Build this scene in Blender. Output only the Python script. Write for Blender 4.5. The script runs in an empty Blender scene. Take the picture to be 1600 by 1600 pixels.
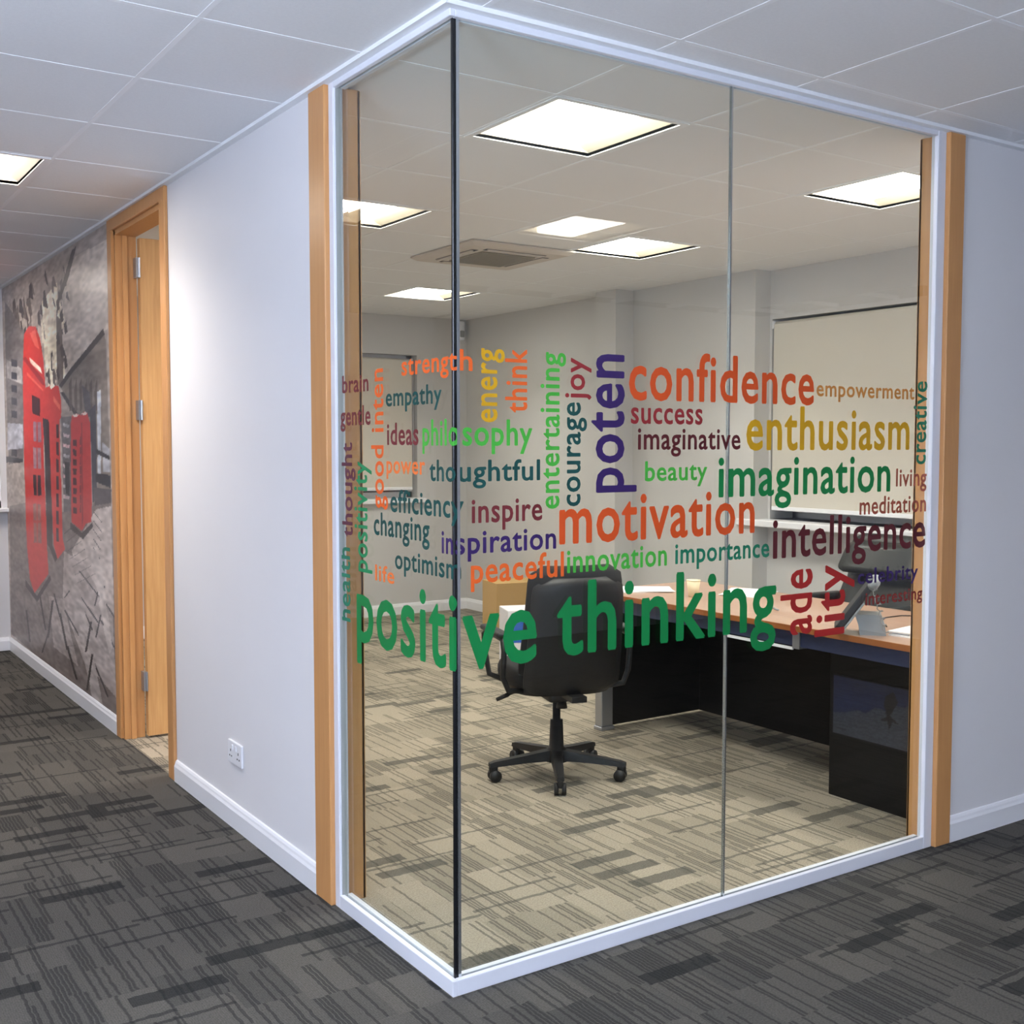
import bpy, bmesh, math, random
from mathutils import Vector, Matrix
import numpy as np
R = math.radians
C = bpy.context.scene.collection
sc = bpy.context.scene

# ------------------------------------------------------------------ camera
cd = bpy.data.cameras.new('camera'); cam = bpy.data.objects.new('camera', cd); C.objects.link(cam)
cam.location = (-1.5514, -2.6014, 1.5190)
cam.rotation_euler = (R(90 - 3.365), 0, R(-33.883))
cd.sensor_width = 36; cd.lens = 1762.62 / 1600 * 36; cd.clip_start = .05
sc.camera = cam
# ------------------------------------------------------------------ world (night outside: almost nothing)
w = bpy.data.worlds.new('world'); sc.world = w; w.use_nodes = True
w.node_tree.nodes['Background'].inputs[0].default_value = (.02, .03, .06, 1)
w.node_tree.nodes['Background'].inputs[1].default_value = .5
sc.view_settings.view_transform = 'Standard'; sc.view_settings.look = 'None'
sc.view_settings.exposure = 0; sc.view_settings.gamma = 1; sc.view_settings.use_curve_mapping = False
ZC = 2.675                                   # ceiling height
LAMPS_OFFICE = [(.69, .47), (.69, 2.27), (2.49, 2.27), (2.49, 4.67), (2.49, .47), (.69, 4.67)]
LAMPS_CORRIDOR = [(-1.11, 2.27), (1.89, -2.53), (-1.11, 5.27), (-2.91, -1.33)]
WARM = (1.0, .935, .86); COOL = (.80, .87, 1.0)
P_OFFICE = 17.5; P_CORR = (21, 5, 20, 7)   # powers set lamp by lamp to balance the corridor walls' brightness
def area(name, loc, sx, sy, power, col, rot=(0, 0, 0), spread=180):
    l = bpy.data.lights.new(name, 'AREA'); l.shape = 'RECTANGLE'; l.size = sx; l.size_y = sy
    l.energy = power; l.color = col; l.spread = R(spread)
    o = bpy.data.objects.new(name, l); o.location = loc; o.rotation_euler = rot; C.objects.link(o); return o
for (x, y) in LAMPS_OFFICE: area('lamp_light', (x + .3, y + .3, ZC + .008), .50, .50, P_OFFICE, WARM, spread=118)
for (x, y), p in zip(LAMPS_CORRIDOR, P_CORR): area('lamp_light', (x + .3, y + .3, ZC + .008), .50, .50, p, WARM, spread=135)
# the camera's flash, and two added cool fill lights out of view
fl = bpy.data.lights.new('flash', 'POINT'); fl.energy = 50; fl.color = (.74, .84, 1.0); fl.shadow_soft_size = .03
fo = bpy.data.objects.new('flash', fl); fo.location = (-1.50, -2.62, 1.60); C.objects.link(fo)
area('ceiling_fill', (-2.8, -2.2, 1.5), .8, .8, 320, (.68, .80, 1.0), rot=(R(180), 0, 0))  # added fill with no fitting, brightens the corridor ceiling from below
area('corridor_fill', (-1.0, -4.4, 1.6), 3.0, 1.4, 10, (.72, .82, 1.0), rot=(R(100), 0, 0))  # added unseen fill panel for the corridor walls and ceiling

# ------------------------------------------------------------------ materials
def s2l(c):
    c = c / 255.0
    return c / 12.92 if c <= .04045 else ((c + .055) / 1.055) ** 2.4
def rgb(*c): return tuple(s2l(v) for v in c) + (1,)
def mat(name, col, rough=.5, metal=0, spec=.5, noise=0, nscale=60, bump=0, bscale=200, coat=0):
    m = bpy.data.materials.new(name); m.use_nodes = True; nt = m.node_tree
    b = nt.nodes['Principled BSDF']; b.inputs['Base Color'].default_value = col
    b.inputs['Roughness'].default_value = rough; b.inputs['Metallic'].default_value = metal
    b.inputs['Specular IOR Level'].default_value = spec; b.inputs['Coat Weight'].default_value = coat
    tc = nt.nodes.new('ShaderNodeTexCoord')
    if noise:
        n = nt.nodes.new('ShaderNodeTexNoise'); n.inputs['Scale'].default_value = nscale; nt.links.new(tc.outputs['Object'], n.inputs['Vector'])
        mx = nt.nodes.new('ShaderNodeMix'); mx.data_type = 'RGBA'
        mx.inputs[6].default_value = tuple(v * (1 - noise) for v in col[:3]) + (1,)
        mx.inputs[7].default_value = tuple(min(1, v * (1 + noise)) for v in col[:3]) + (1,)
        nt.links.new(n.outputs['Fac'], mx.inputs[0]); nt.links.new(mx.outputs[2], b.inputs['Base Color'])
    if bump:
        n2 = nt.nodes.new('ShaderNodeTexNoise'); n2.inputs['Scale'].default_value = bscale; nt.links.new(tc.outputs['Object'], n2.inputs['Vector'])
        bp = nt.nodes.new('ShaderNodeBump'); bp.inputs['Strength'].default_value = bump; bp.inputs['Distance'].default_value = .002
        nt.links.new(n2.outputs['Fac'], bp.inputs['Height']); nt.links.new(bp.outputs[0], b.inputs['Normal'])
    return m
def wood(name, c1, c2, rough=.4, scale=(30, 30, 1.6), coat=0):
    m = bpy.data.materials.new(name); m.use_nodes = True; nt = m.node_tree; b = nt.nodes['Principled BSDF']
    tc = nt.nodes.new('ShaderNodeTexCoord'); mp = nt.nodes.new('ShaderNodeMapping'); mp.inputs['Scale'].default_value = scale
    n = nt.nodes.new('ShaderNodeTexNoise'); n.inputs['Scale'].default_value = 2.2; n.inputs['Detail'].default_value = 6; n.inputs['Distortion'].default_value = .6
    mx = nt.nodes.new('ShaderNodeMix'); mx.data_type = 'RGBA'; mx.inputs[6].default_value = c1; mx.inputs[7].default_value = c2
    rp = nt.nodes.new('ShaderNodeMapRange'); rp.inputs[1].default_value = .3; rp.inputs[2].default_value = .7
    L = nt.links.new; L(tc.outputs['Object'], mp.inputs[0]); L(mp.outputs[0], n.inputs['Vector']); L(n.outputs['Fac'], rp.inputs[0])
    L(rp.outputs[0], mx.inputs[0]); L(mx.outputs[2], b.inputs['Base Color']); b.inputs['Roughness'].default_value = rough; b.inputs['Coat Weight'].default_value = coat
    return m
def emit(name, col, s):
    m = bpy.data.materials.new(name); m.use_nodes = True; nt = m.node_tree; b = nt.nodes['Principled BSDF']
    b.inputs['Base Color'].default_value = col; b.inputs['Emission Color'].default_value = col; b.inputs['Emission Strength'].default_value = s
    return m
def carpet(name, base, base2, line, bar):
    """loop-pile carpet: runs of thin dark streaks along y in staggered blocks, dark bars along x"""
    m = bpy.data.materials.new(name); m.use_nodes = True; nt = m.node_tree; b = nt.nodes['Principled BSDF']; L = nt.links.new
    g = nt.nodes.new('ShaderNodeNewGeometry'); sp = nt.nodes.new('ShaderNodeSeparateXYZ'); L(g.outputs['Position'], sp.inputs[0])
    def M(op, a, b_=None, c_=None):
        n = nt.nodes.new('ShaderNodeMath'); n.operation = op
        for i, v in enumerate((a, b_, c_)):
            if v is None: continue
            if isinstance(v, (int, float)): n.inputs[i].default_value = v
            else: L(v, n.inputs[i])
        return n.outputs[0]
    def WN(x, y, z=0.0):
        c = nt.nodes.new('ShaderNodeCombineXYZ')
        for i, v in enumerate((x, y, z)):
            if isinstance(v, (int, float)): c.inputs[i].default_value = v
            else: L(v, c.inputs[i])
        n = nt.nodes.new('ShaderNodeTexWhiteNoise'); n.noise_dimensions = '3D'; L(c.outputs[0], n.inputs['Vector']); return n.outputs['Value']
    nj = nt.nodes.new('ShaderNodeTexNoise'); nj.inputs['Scale'].default_value = 28; L(g.outputs['Position'], nj.inputs['Vector']); jit = M('MULTIPLY', M('SUBTRACT', nj.outputs['Fac'], .5), .012)
    X, Y = M('ADD', sp.outputs[0], jit), M('ADD', sp.outputs[1], M('MULTIPLY', jit, 1.6))
    fl_ = lambda v: M('FLOOR', v)
    # blocks: columns .16 wide, staggered lengths
    bx = fl_(M('MULTIPLY', X, 1 / .165)); by = fl_(M('ADD', M('MULTIPLY', Y, 1 / .20), M('MULTIPLY', WN(bx, 3.3), 5.0)))
    dens = WN(bx, by, 7.7)
    li = fl_(M('MULTIPLY', X, 1 / .0125)); sub = fl_(M('ADD', M('MULTIPLY', Y, 1 / .20), M('MULTIPLY', WN(bx, 3.3), 5.0)))
    lr = WN(li, sub, 1.1)
    lon = M('GREATER_THAN', lr, M('SUBTRACT', .88, M('MULTIPLY', dens, .38)))
    fx = M('FRACT', M('MULTIPLY', X, 1 / .0125)); thin = M('LESS_THAN', fx, .72)
    lines = M('MULTIPLY', M('MULTIPLY', lon, thin), .60)
    # long thin lines running on across blocks
    l2 = WN(fl_(M('MULTIPLY', X, 1 / .0125)), fl_(M('ADD', M('MULTIPLY', Y, 1 / .9), M('MULTIPLY', WN(li, 9.1), 4.0))), 5.5)
    lines = M('MAXIMUM', lines, M('MULTIPLY', M('MULTIPLY', M('GREATER_THAN', l2, .965), thin), .6))
    # bars along x
    ry = fl_(M('MULTIPLY', Y, 1 / .062)); rx = fl_(M('ADD', M('MULTIPLY', X, 1 / .27), M('MULTIPLY', WN(ry, 2.2), 7.0)))
    wb = WN(rx, ry, 4.4); bars = M('MULTIPLY', M('GREATER_THAN', wb, .93), .72)
    thinrow = fl_(M('MULTIPLY', Y, 1 / .016)); tx = fl_(M('ADD', M('MULTIPLY', X, 1 / .42), M('MULTIPLY', WN(thinrow, 6.2), 7.0)))
    bars = M('MAXIMUM', bars, M('MULTIPLY', M('GREATER_THAN', WN(tx, thinrow, 8.8), .96), .6))
    mx = nt.nodes.new('ShaderNodeMix'); mx.data_type = 'RGBA'; mx.inputs[6].default_value = base; mx.inputs[7].default_value = base2; L(dens, mx.inputs[0])
    m2 = nt.nodes.new('ShaderNodeMix'); m2.data_type = 'RGBA'; m2.inputs[7].default_value = line; L(mx.outputs[2], m2.inputs[6]); L(lines, m2.inputs[0])
    m3 = nt.nodes.new('ShaderNodeMix'); m3.data_type = 'RGBA'; m3.inputs[7].default_value = bar; L(m2.outputs[2], m3.inputs[6]); L(bars, m3.inputs[0])
    n = nt.nodes.new('ShaderNodeTexNoise'); n.inputs['Scale'].default_value = 170; L(g.outputs['Position'], n.inputs['Vector'])
    hs = nt.nodes.new('ShaderNodeHueSaturation'); L(m3.outputs[2], hs.inputs['Color'])
    cord = M('MULTIPLY', M('SINE', M('MULTIPLY', X, 2 * math.pi / .0062)), .07)
    L(M('ADD', cord, M('MULTIPLY_ADD', n.outputs['Fac'], .9, .55)), hs.inputs['Value']); L(hs.outputs[0], b.inputs['Base Color'])
    bp = nt.nodes.new('ShaderNodeBump'); bp.inputs['Strength'].default_value = .5; bp.inputs['Distance'].default_value = .003; L(n.outputs['Fac'], bp.inputs['Height']); L(bp.outputs[0], b.inputs['Normal'])
    b.inputs['Roughness'].default_value = 1; b.inputs['Specular IOR Level'].default_value = .1
    return m
def glass(name):
    m = bpy.data.materials.new(name); m.use_nodes = True; nt = m.node_tree; nt.nodes.remove(nt.nodes['Principled BSDF'])
    out = nt.nodes['Material Output']; t = nt.nodes.new('ShaderNodeBsdfTransparent'); t.inputs[0].default_value = (.93, .958, .945, 1)
    gl = nt.nodes.new('ShaderNodeBsdfGlossy'); gl.inputs['Roughness'].default_value = .0; gl.inputs[0].default_value = (1, 1, 1, 1)
    # Schlick reflectance from |N.I| (equal on both faces of the thin pane)
    g = nt.nodes.new('ShaderNodeNewGeometry'); d = nt.nodes.new('ShaderNodeVectorMath'); d.operation = 'DOT_PRODUCT'
    nt.links.new(g.outputs['Incoming'], d.inputs[0]); nt.links.new(g.outputs['Normal'], d.inputs[1]); prev = d.outputs['Value']
    for op, v, swap in (('ABSOLUTE', None, 0), ('SUBTRACT', 1.0, 1), ('POWER', 5.0, 0), ('MULTIPLY', .96, 0), ('ADD', .042, 0)):
        n = nt.nodes.new('ShaderNodeMath'); n.operation = op; nt.links.new(prev, n.inputs[1 if swap else 0])
        if v is not None: n.inputs[0 if swap else 1].default_value = v
        prev = n.outputs[0]
    mx = nt.nodes.new('ShaderNodeMixShader'); nt.links.new(prev, mx.inputs[0]); nt.links.new(t.outputs[0], mx.inputs[1]); nt.links.new(gl.outputs[0], mx.inputs[2]); nt.links.new(mx.outputs[0], out.inputs[0])
    return m

WALL = mat('painted_wall', rgb(226, 224, 226), .75, noise=.015, nscale=3, bump=.08, bscale=300)
WALLG = mat('grey_painted_wall', rgb(204, 202, 200), .8, noise=.015, nscale=3)
WALLN = mat('blue_grey_pier_paint', rgb(165, 176, 196), .8)
WHITE = mat('white_gloss', rgb(238, 238, 242), .3)
CHANNEL = mat('white_aluminium_channel', rgb(225, 226, 234), .28)
TILE = mat('ceiling_tile', rgb(236, 236, 238), .95, noise=.04, nscale=90, bump=.25, bscale=240)
TBAR = mat('ceiling_grid_white', rgb(242, 243, 246), .45)
OAK = wood('oak', rgb(204, 149, 94), rgb(196, 140, 86), .38)
OAKL = wood('pale_oak_veneer', rgb(212, 164, 108), rgb(196, 146, 92), .4)
CARPET_OUT = carpet('charcoal_carpet', rgb(88, 85, 80), rgb(74, 72, 69), rgb(42, 42, 42), rgb(36, 37, 38))
CARPET_IN = carpet('beige_carpet', rgb(160, 150, 134), rgb(138, 130, 116), rgb(78, 74, 68), rgb(74, 74, 70))
GLASS = glass('clear_glass')
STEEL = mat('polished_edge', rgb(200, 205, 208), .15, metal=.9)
BLACKSEAL = mat('black_seal', rgb(18, 20, 24), .25)
SILVER = mat('silver_metal', rgb(170, 172, 178), .35, metal=.8)
BLACK = mat('black_fabric', rgb(20, 21, 25), .85, noise=.2, nscale=200, bump=.3, bscale=500)
PLASTIC = mat('black_plastic', rgb(17, 17, 20), .5)
LEATHER = mat('dark_green_grey_leather', rgb(24, 28, 27), .42, bump=.3, bscale=120)
CHERRY = wood('cherry_laminate', rgb(186, 150, 128), rgb(174, 136, 112), .28, scale=(12, 1.2, 12), coat=.3)
CHERRYE = wood('cherry_edge', rgb(160, 96, 48), rgb(140, 80, 40), .35, scale=(12, 1.2, 12))
ESPRESSO = mat('dark_wood_panel', rgb(7, 6, 6), .5, spec=.25, noise=.15, nscale=20)
BLUESTEEL = mat('blue_grey_steel', rgb(46, 54, 84), .4, metal=.2)
PAPER = mat('paper', rgb(246, 246, 246), .8)
CARD = mat('cardboard', rgb(202, 164, 104), .85, noise=.05, nscale=30)
BLIND = mat('cream_blind_fabric', rgb(212, 206, 194), .9, bump=.1, bscale=400)
DARK = mat('dark_recess', rgb(20, 20, 22), .8)
NIGHT = mat('night_glass', rgb(8, 12, 26), .06, spec=.8)
ACW = mat('cassette_plastic', rgb(206, 196, 186), .5)
ACG = mat('cassette_grille', rgb(150, 142, 128), .6)
PHONEG = mat('silver_phone_plastic', rgb(150, 156, 160), .4)
GREY = mat('grey_plastic', rgb(150, 152, 150), .5)
TUBE = emit('lamp_diffuser', (1, .95, .88, 1), 16)
PAN = mat('lamp_pan', rgb(240, 232, 214), .4)

# ------------------------------------------------------------------ mesh helpers
def tag(o, label=None, cat=None, group=None, kind=None):
    if label: o['label'] = label
    if cat: o['category'] = cat
    if group: o['group'] = group
    if kind: o['kind'] = kind
    return o
def obj(name, bm, m, parent=None, smooth=False, kind=None, label=None):
    me = bpy.data.meshes.new(name); bm.normal_update(); bm.to_mesh(me); bm.free()
    for mm in (m if isinstance(m, (list, tuple)) else [m]): me.materials.append(mm)
    if smooth:
        me.polygons.foreach_set('use_smooth', [True] * len(me.polygons))
    o = bpy.data.objects.new(name, me); C.objects.link(o)
    if parent: o.parent = parent
    if kind: o['kind'] = kind
    if label: o['label'] = label
    return o
def box(bm, x0, x1, y0, y1, z0, z1, bev=0, seg=1, M_=None):
    r = bmesh.ops.create_cube(bm, size=1)
    vs = r['verts']
    for v in vs: v.co = Vector(((x0 + x1) / 2 + v.co.x * (x1 - x0), (y0 + y1) / 2 + v.co.y * (y1 - y0), (z0 + z1) / 2 + v.co.z * (z1 - z0)))
    if bev:
        es = list({e for v in vs for e in v.link_edges})
        rr = bmesh.ops.bevel(bm, geom=es, offset=bev, segments=seg, affect='EDGES', profile=.5)
        vs = list({v for v in rr['verts']} | {v for v in vs if v.is_valid})
    if M_ is not None:
        for v in vs:
            if v.is_valid: v.co = M_ @ v.co
    return bm
def bx(*a, **k): return box(bmesh.new(), *a, **k)
def tube(bm, pts, rad, seg=10, close=True):
    """round tube along points; rad a number or one per point"""
    rings = []; n = len(pts); pts = [Vector(p) for p in pts]
    rad = [rad] * n if isinstance(rad, (int, float)) else rad
    up = None
    for i, p in enumerate(pts):
        d = (pts[min(i + 1, n - 1)] - pts[max(i - 1, 0)]).normalized()
        if up is None: up = Vector((0, 0, 1)) if abs(d.z) < .9 else Vector((1, 0, 0))
        a = d.cross(up).normalized(); b = a.cross(d).normalized(); up = b
        rings.append([bm.verts.new(p + a * math.cos(2 * math.pi * k / seg) * rad[i] + b * math.sin(2 * math.pi * k / seg) * rad[i]) for k in range(seg)])
    for i in range(n - 1):
        for k in range(seg): bm.faces.new((rings[i][k], rings[i][(k + 1) % seg], rings[i + 1][(k + 1) % seg], rings[i + 1][k]))
    if close: bm.faces.new(rings[0][::-1]); bm.faces.new(rings[-1])
    return bm
def loft(bm, rings, cap=True):
    vs = [[bm.verts.new(p) for p in r] for r in rings]; k = len(vs[0])
    for i in range(len(vs) - 1):
        for j in range(k): bm.faces.new((vs[i][j], vs[i][(j + 1) % k], vs[i + 1][(j + 1) % k], vs[i + 1][j]))
    if cap: bm.faces.new(vs[0][::-1]); bm.faces.new(vs[-1])
    bmesh.ops.recalc_face_normals(bm, faces=bm.faces)
    return bm
def prism(bm, poly, z0, z1, ax=2):
    """polygon in the two other axes, extruded along axis ax"""
    def P(a, b, c): return {0: (c, a, b), 1: (a, c, b), 2: (a, b, c)}[ax]
    return loft(bm, [[Vector(P(a, b, z0)) for a, b in poly], [Vector(P(a, b, z1)) for a, b in poly]])
def empty(name, loc=(0, 0, 0), rz=0):
    o = bpy.data.objects.new(name, None); o.location = loc; o.rotation_euler = (0, 0, rz); o.empty_display_size = .1; C.objects.link(o); return o
def struct(name, bm, m, parent=None, smooth=False): return obj(name, bm, m, parent, smooth, kind=None if parent else 'structure')
def copy_tree(o, parent=None):
    c = o.copy(); C.objects.link(c); c.parent = parent
    for ch in o.children: copy_tree(ch, c)
    return c

# ================================================================== ROOM SHELL
T = .10                                     # partition thickness
X1, Y1 = 3.95, 6.35                         # office right wall / far wall
# floors
b = bmesh.new(); box(b, -3.6, 6.0, -4.6, 0.0, -.05, 0); box(b, -3.6, 0.0, 0, 6.45, -.05, 0)
tag(struct('floor', b, CARPET_OUT), 'charcoal patterned carpet in the corridor around the glass corner')
b = bmesh.new(); box(b, 0.0, 4.3, 0.0, 6.5, -.05, 0)
tag(struct('floor_office', b, CARPET_IN), 'beige patterned carpet inside the office')
# left partition (corridor side x=0)
b = bmesh.new()
box(b, 0, T, .79, 2.505, 0, ZC); box(b, 0, T, 3.33, 6.45, 0, ZC); box(b, 0, T, 2.505, 3.33, 2.61, ZC)
tag(struct('wall_left', b, WALL), 'white corridor wall left of the glass corner')
b = bmesh.new(); box(b, 2.12, 6.0, 0, T, 0, ZC)
tag(struct('wall_right', b, WALL), 'white corridor wall right of the glass front')
# office right wall with piers and window recess, wall_back with its window recess
b = bmesh.new()
box(b, X1, 4.4, 2.72, Y1 + .15, 0, ZC)
WY0, WY1, WZ0, WZ1 = .9, 2.70, 1.03, 2.355
box(b, 4.09, 4.4, T, WY0, 0, ZC); box(b, 4.09, 4.4, WY0, 2.72, 0, WZ0); box(b, 4.09, 4.4, WY0, 2.72, WZ1, ZC); box(b, 4.09, 4.4, WY1, 2.72, WZ0, WZ1)
tag(struct('wall_window', b, WALLG), 'grey office wall with the long roller blind')
b = bx(3.78, X1 + .01, 3.96, 4.20, 0, ZC)
tag(struct('wall_pier', b, WALLG), 'grey pier standing out of the window wall')
b = bmesh.new()
box(b, T, 2.0, Y1, Y1 + .15, 0, ZC); box(b, 3.43, X1 + .01, Y1, Y1 + .15, 0, ZC); box(b, 2.0, 3.43, Y1, Y1 + .15, 0, 1.05); box(b, 2.0, 3.43, Y1, Y1 + .15, 2.33, ZC)
tag(struct('wall_back', b, WALLG), 'grey far wall of the office')
b = bmesh.new()
box(b, -3.6, -1.25, 6.4, 6.5, 0, ZC); box(b, -1.25, -.045, 6.4, 6.5, 0, 1.06); box(b, -1.25, -.045, 6.4, 6.5, 2.39, ZC); box(b, -.045, 0, 6.4, 6.5, 0, ZC)
tag(struct('wall_corridor_end', b, WALL), 'pale wall closing the corridor, under the dark window')
tag(struct('wall_west', bx(-3.7, -3.6, -4.6, 6.5, 0, ZC), WALL), 'white wall on the far side of the corridor, out of the picture')
tag(struct('wall_south', bx(-3.7, 6.1, -4.7, -4.6, 0, ZC), WALL), 'white wall behind the camera')
tag(struct('wall_east', bx(6.0, 6.1, -4.6, .1, 0, ZC), WALL), 'white wall at the right end of the corridor')

# ceiling: slab + grid bars + tiles
ceil = tag(struct('ceiling', bx(-3.7, 6.1, -4.7, 6.5, ZC + .10, ZC + .2), TILE), 'suspended ceiling of square white tiles')
S = .6; OX, OY = .69, .47
gx = [OX + S * i for i in range(-7, 9)]; gy = [OY + S * i for i in range(-9, 11)]
skip = set()
for (lx, ly) in LAMPS_OFFICE + LAMPS_CORRIDOR + [(1.89, 2.87)]: skip.add((round((lx - OX) / S), round((ly - OY) / S)))
tb = bx(.0082, S - .0082, .0082, S - .0082, .0004, .018, bev=.0005)
tile_me = bpy.data.meshes.new('ceiling_tile'); tb.to_mesh(tile_me); tb.free(); tile_me.materials.append(TILE)
def regions(x, y):                         # tiles only where the photograph or its light needs them
    if y + S / 2 > 0 and x + S / 2 > 4.3: return False
    return True
k = 0
for i in range(-7, 8):
    for j in range(-8, 10):
        x, y = OX + S * i, OY + S * j
        if (i, j) in skip or not regions(x, y): continue
        o = bpy.data.objects.new('ceiling_tile', tile_me); o.location = (x, y, ZC); o.parent = ceil; C.objects.link(o); k += 1
for x in gx: obj('grid_bar', bx(x - .0085, x + .0085, -4.6, 6.5, ZC - .0006, ZC + .03), TBAR, ceil)
for y in gy: obj('grid_bar', bx(-3.6, 4.3 if y > 0 else 6.0, y - .0085, y + .0085, ZC - .0008, ZC + .029), TBAR, ceil)

# perimeter angle trims
b = bmesh.new(); box(b, -.028, 0, -.028, 6.4, ZC - .012, ZC + .002); box(b, 0, 6.0, -.028, 0, ZC - .012, ZC + .002)
struct('trim_1', b, TBAR)

# baseboards with a rounded top
def skirting(name, a, b_, n):
    """from a to b (xy) standing off towards n"""
    h, t = .098, .016
    prof = [(0, 0), (t, 0), (t, h - .028), (t - .004, h - .018), (t - .006, h - .010), (t - .010, h - .002), (0, h)]
    bm = bmesh.new(); a, b_, n = Vector(a), Vector(b_), Vector(n)
    loft(bm, [[Vector((q.x + n.x * u, q.y + n.y * u, z)) for u, z in prof] for q in (a, b_)])
    return struct(name, bm, WHITE)
skirting('baseboard_left', (0, .875), (0, 2.43), (-1, 0)); skirting('baseboard_left', (0, 3.405), (0, 6.4), (-1, 0))
skirting('baseboard_right', (2.205, 0), (6.0, 0), (0, -1)); skirting('baseboard_corridor_end', (-3.6, 6.4), (-.016, 6.4), (0, -1))
skirting('baseboard_back', (T, Y1), (X1, Y1), (0, -1)); skirting('baseboard_window', (X1, 4.2), (X1, Y1 - .016), (-1, 0))
skirting('baseboard_window', (X1, 2.72), (X1, 3.96), (-1, 0)); skirting('baseboard_window', (4.09, T), (4.09, 2.72), (-1, 0))

# ================================================================== GLAZED CORNER (window_1)
win = tag(empty('window_1', (0, 0, 0)), 'frameless glass corner of the office with white channels', kind='structure')
GO = .0165; GT = .010; ZG0, ZG1 = .040, 2.648
def pane(x0, x1, y0, y1): return obj('glass_pane', bx(x0, x1, y0, y1, ZG0 - .01, ZG1), GLASS, win)
pane(GO, GO + GT, GO + GT + .002, .740); pane(GO + GT + .002, 1.0395, GO, GO + GT); pane(1.0455, 2.10, GO, GO + GT)
obj('corner_joint', bx(GO, GO + GT, GO, GO + GT, ZG0, ZG1, bev=.002), BLACKSEAL, win, label='dark polished corner joint')
obj('joint_strip', bx(GO + GT + .001, GO + GT + .010, GO - .001, GO + GT, ZG0, ZG1), STEEL, win, label='bright polished glass edge beside the corner joint')  # light metal strip stands in for reflections in the glass edge
obj('joint_strip', bx(1.0395, 1.0455, GO - .0005, GO + GT + .0005, ZG0, ZG1), STEEL, win, label='thin grey joint between the two front panes')
def channel(name, poly_, a, b_, ax): return obj(name, prism(bmesh.new(), poly_, a, b_, ax), CHANNEL, win)
def chan(name, *a): return obj(name, bx(*a, bev=.0015), CHANNEL, win)
chan('floor_channel', 0, GO, 0, .7225, 0, .045); chan('floor_channel', GO, 2.064, 0, GO, 0, .045)
chan('floor_channel', GO + GT, .044, GO + GT, .7225, 0, .045); chan('floor_channel', .044, 2.064, GO + GT, .044, 0, .045)
chan('head_channel', 0, GO, 0, .7225, ZC - .030, ZC); chan('head_channel', GO, 2.064, 0, GO, ZC - .030, ZC)
chan('head_channel', GO + GT, .044, GO + GT, .7225, ZC - .030, ZC); chan('head_channel', .044, 2.064, GO + GT, .044, ZC - .030, ZC)
obj('side_channel', bx(0, GO, .7225, .757, 0, ZC, bev=.002), CHANNEL, win); obj('side_channel', bx(GO + GT, .044, .742, .757, 0, ZC, bev=.002), CHANNEL, win)
obj('gasket', bx(GO - .008, GO + GT, .7195, .7222, .045, ZC - .03), GREY, win, label='thin grey gasket between glass and left channel')
obj('side_channel', bx(2.064, 2.112, -.001, GO, 0, ZC, bev=.002), CHANNEL, win); obj('side_channel', bx(2.085, 2.112, GO + GT, .044, 0, ZC, bev=.002), CHANNEL, win)
# oak posts capping the partition ends (trim_2 beside the left pane, trim_3 beside the right pane)
b = bmesh.new(); box(b, -.016, .012, .757, .878, 0, ZC - .012, bev=.003); box(b, .012, T + .012, .757, .790, 0, ZC - .012, bev=.002); box(b, T, T + .014, .757, .878, 0, ZC - .012, bev=.003)
tag(struct('trim_2', b, OAK), 'oak post capping the left wall beside the narrow glass pane')
b = bmesh.new(); box(b, 2.112, 2.203, -.018, .012, 0, ZC - .012, bev=.003); box(b, 2.112, 2.13, .012, T + .012, 0, ZC - .012, bev=.002); box(b, 2.112, 2.203, T, T + .014, 0, ZC - .012, bev=.003)
tag(struct('trim_3', b, OAK), 'oak post capping the right wall beside the wide glass front')

# ================================================================== VINYL WORDS
COL = dict(redorange=(216, 80, 26), orange=(230, 98, 34), orange2=(236, 120, 56), crimson=(148, 38, 44), crimson2=(116, 40, 46), maroon=(90, 24, 32), red=(172, 36, 34),
           rust=(166, 82, 62), rust2=(132, 40, 38), ochre=(206, 138, 66), mustard=(210, 158, 16), lime=(70, 176, 60), green=(6, 126, 62), green2=(28, 138, 84), teal=(22, 120, 88),
           darkteal=(12, 74, 70), purple=(52, 28, 92), plum=(96, 40, 60))
CNAME = dict(redorange='red-orange', orange='orange', orange2='pale orange', crimson='crimson', crimson2='brownish red', maroon='dark maroon', red='bright red', rust='rust brown', rust2='dark rust',
             ochre='ochre', mustard='mustard yellow', lime='light green', green='bright green', green2='green', teal='teal green', darkteal='dark teal', purple='purple', plum='plum')
VM = {k: mat('vinyl_' + CNAME[k].replace(' ', '_'), rgb(*v), .45) for k, v in COL.items()}
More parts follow.
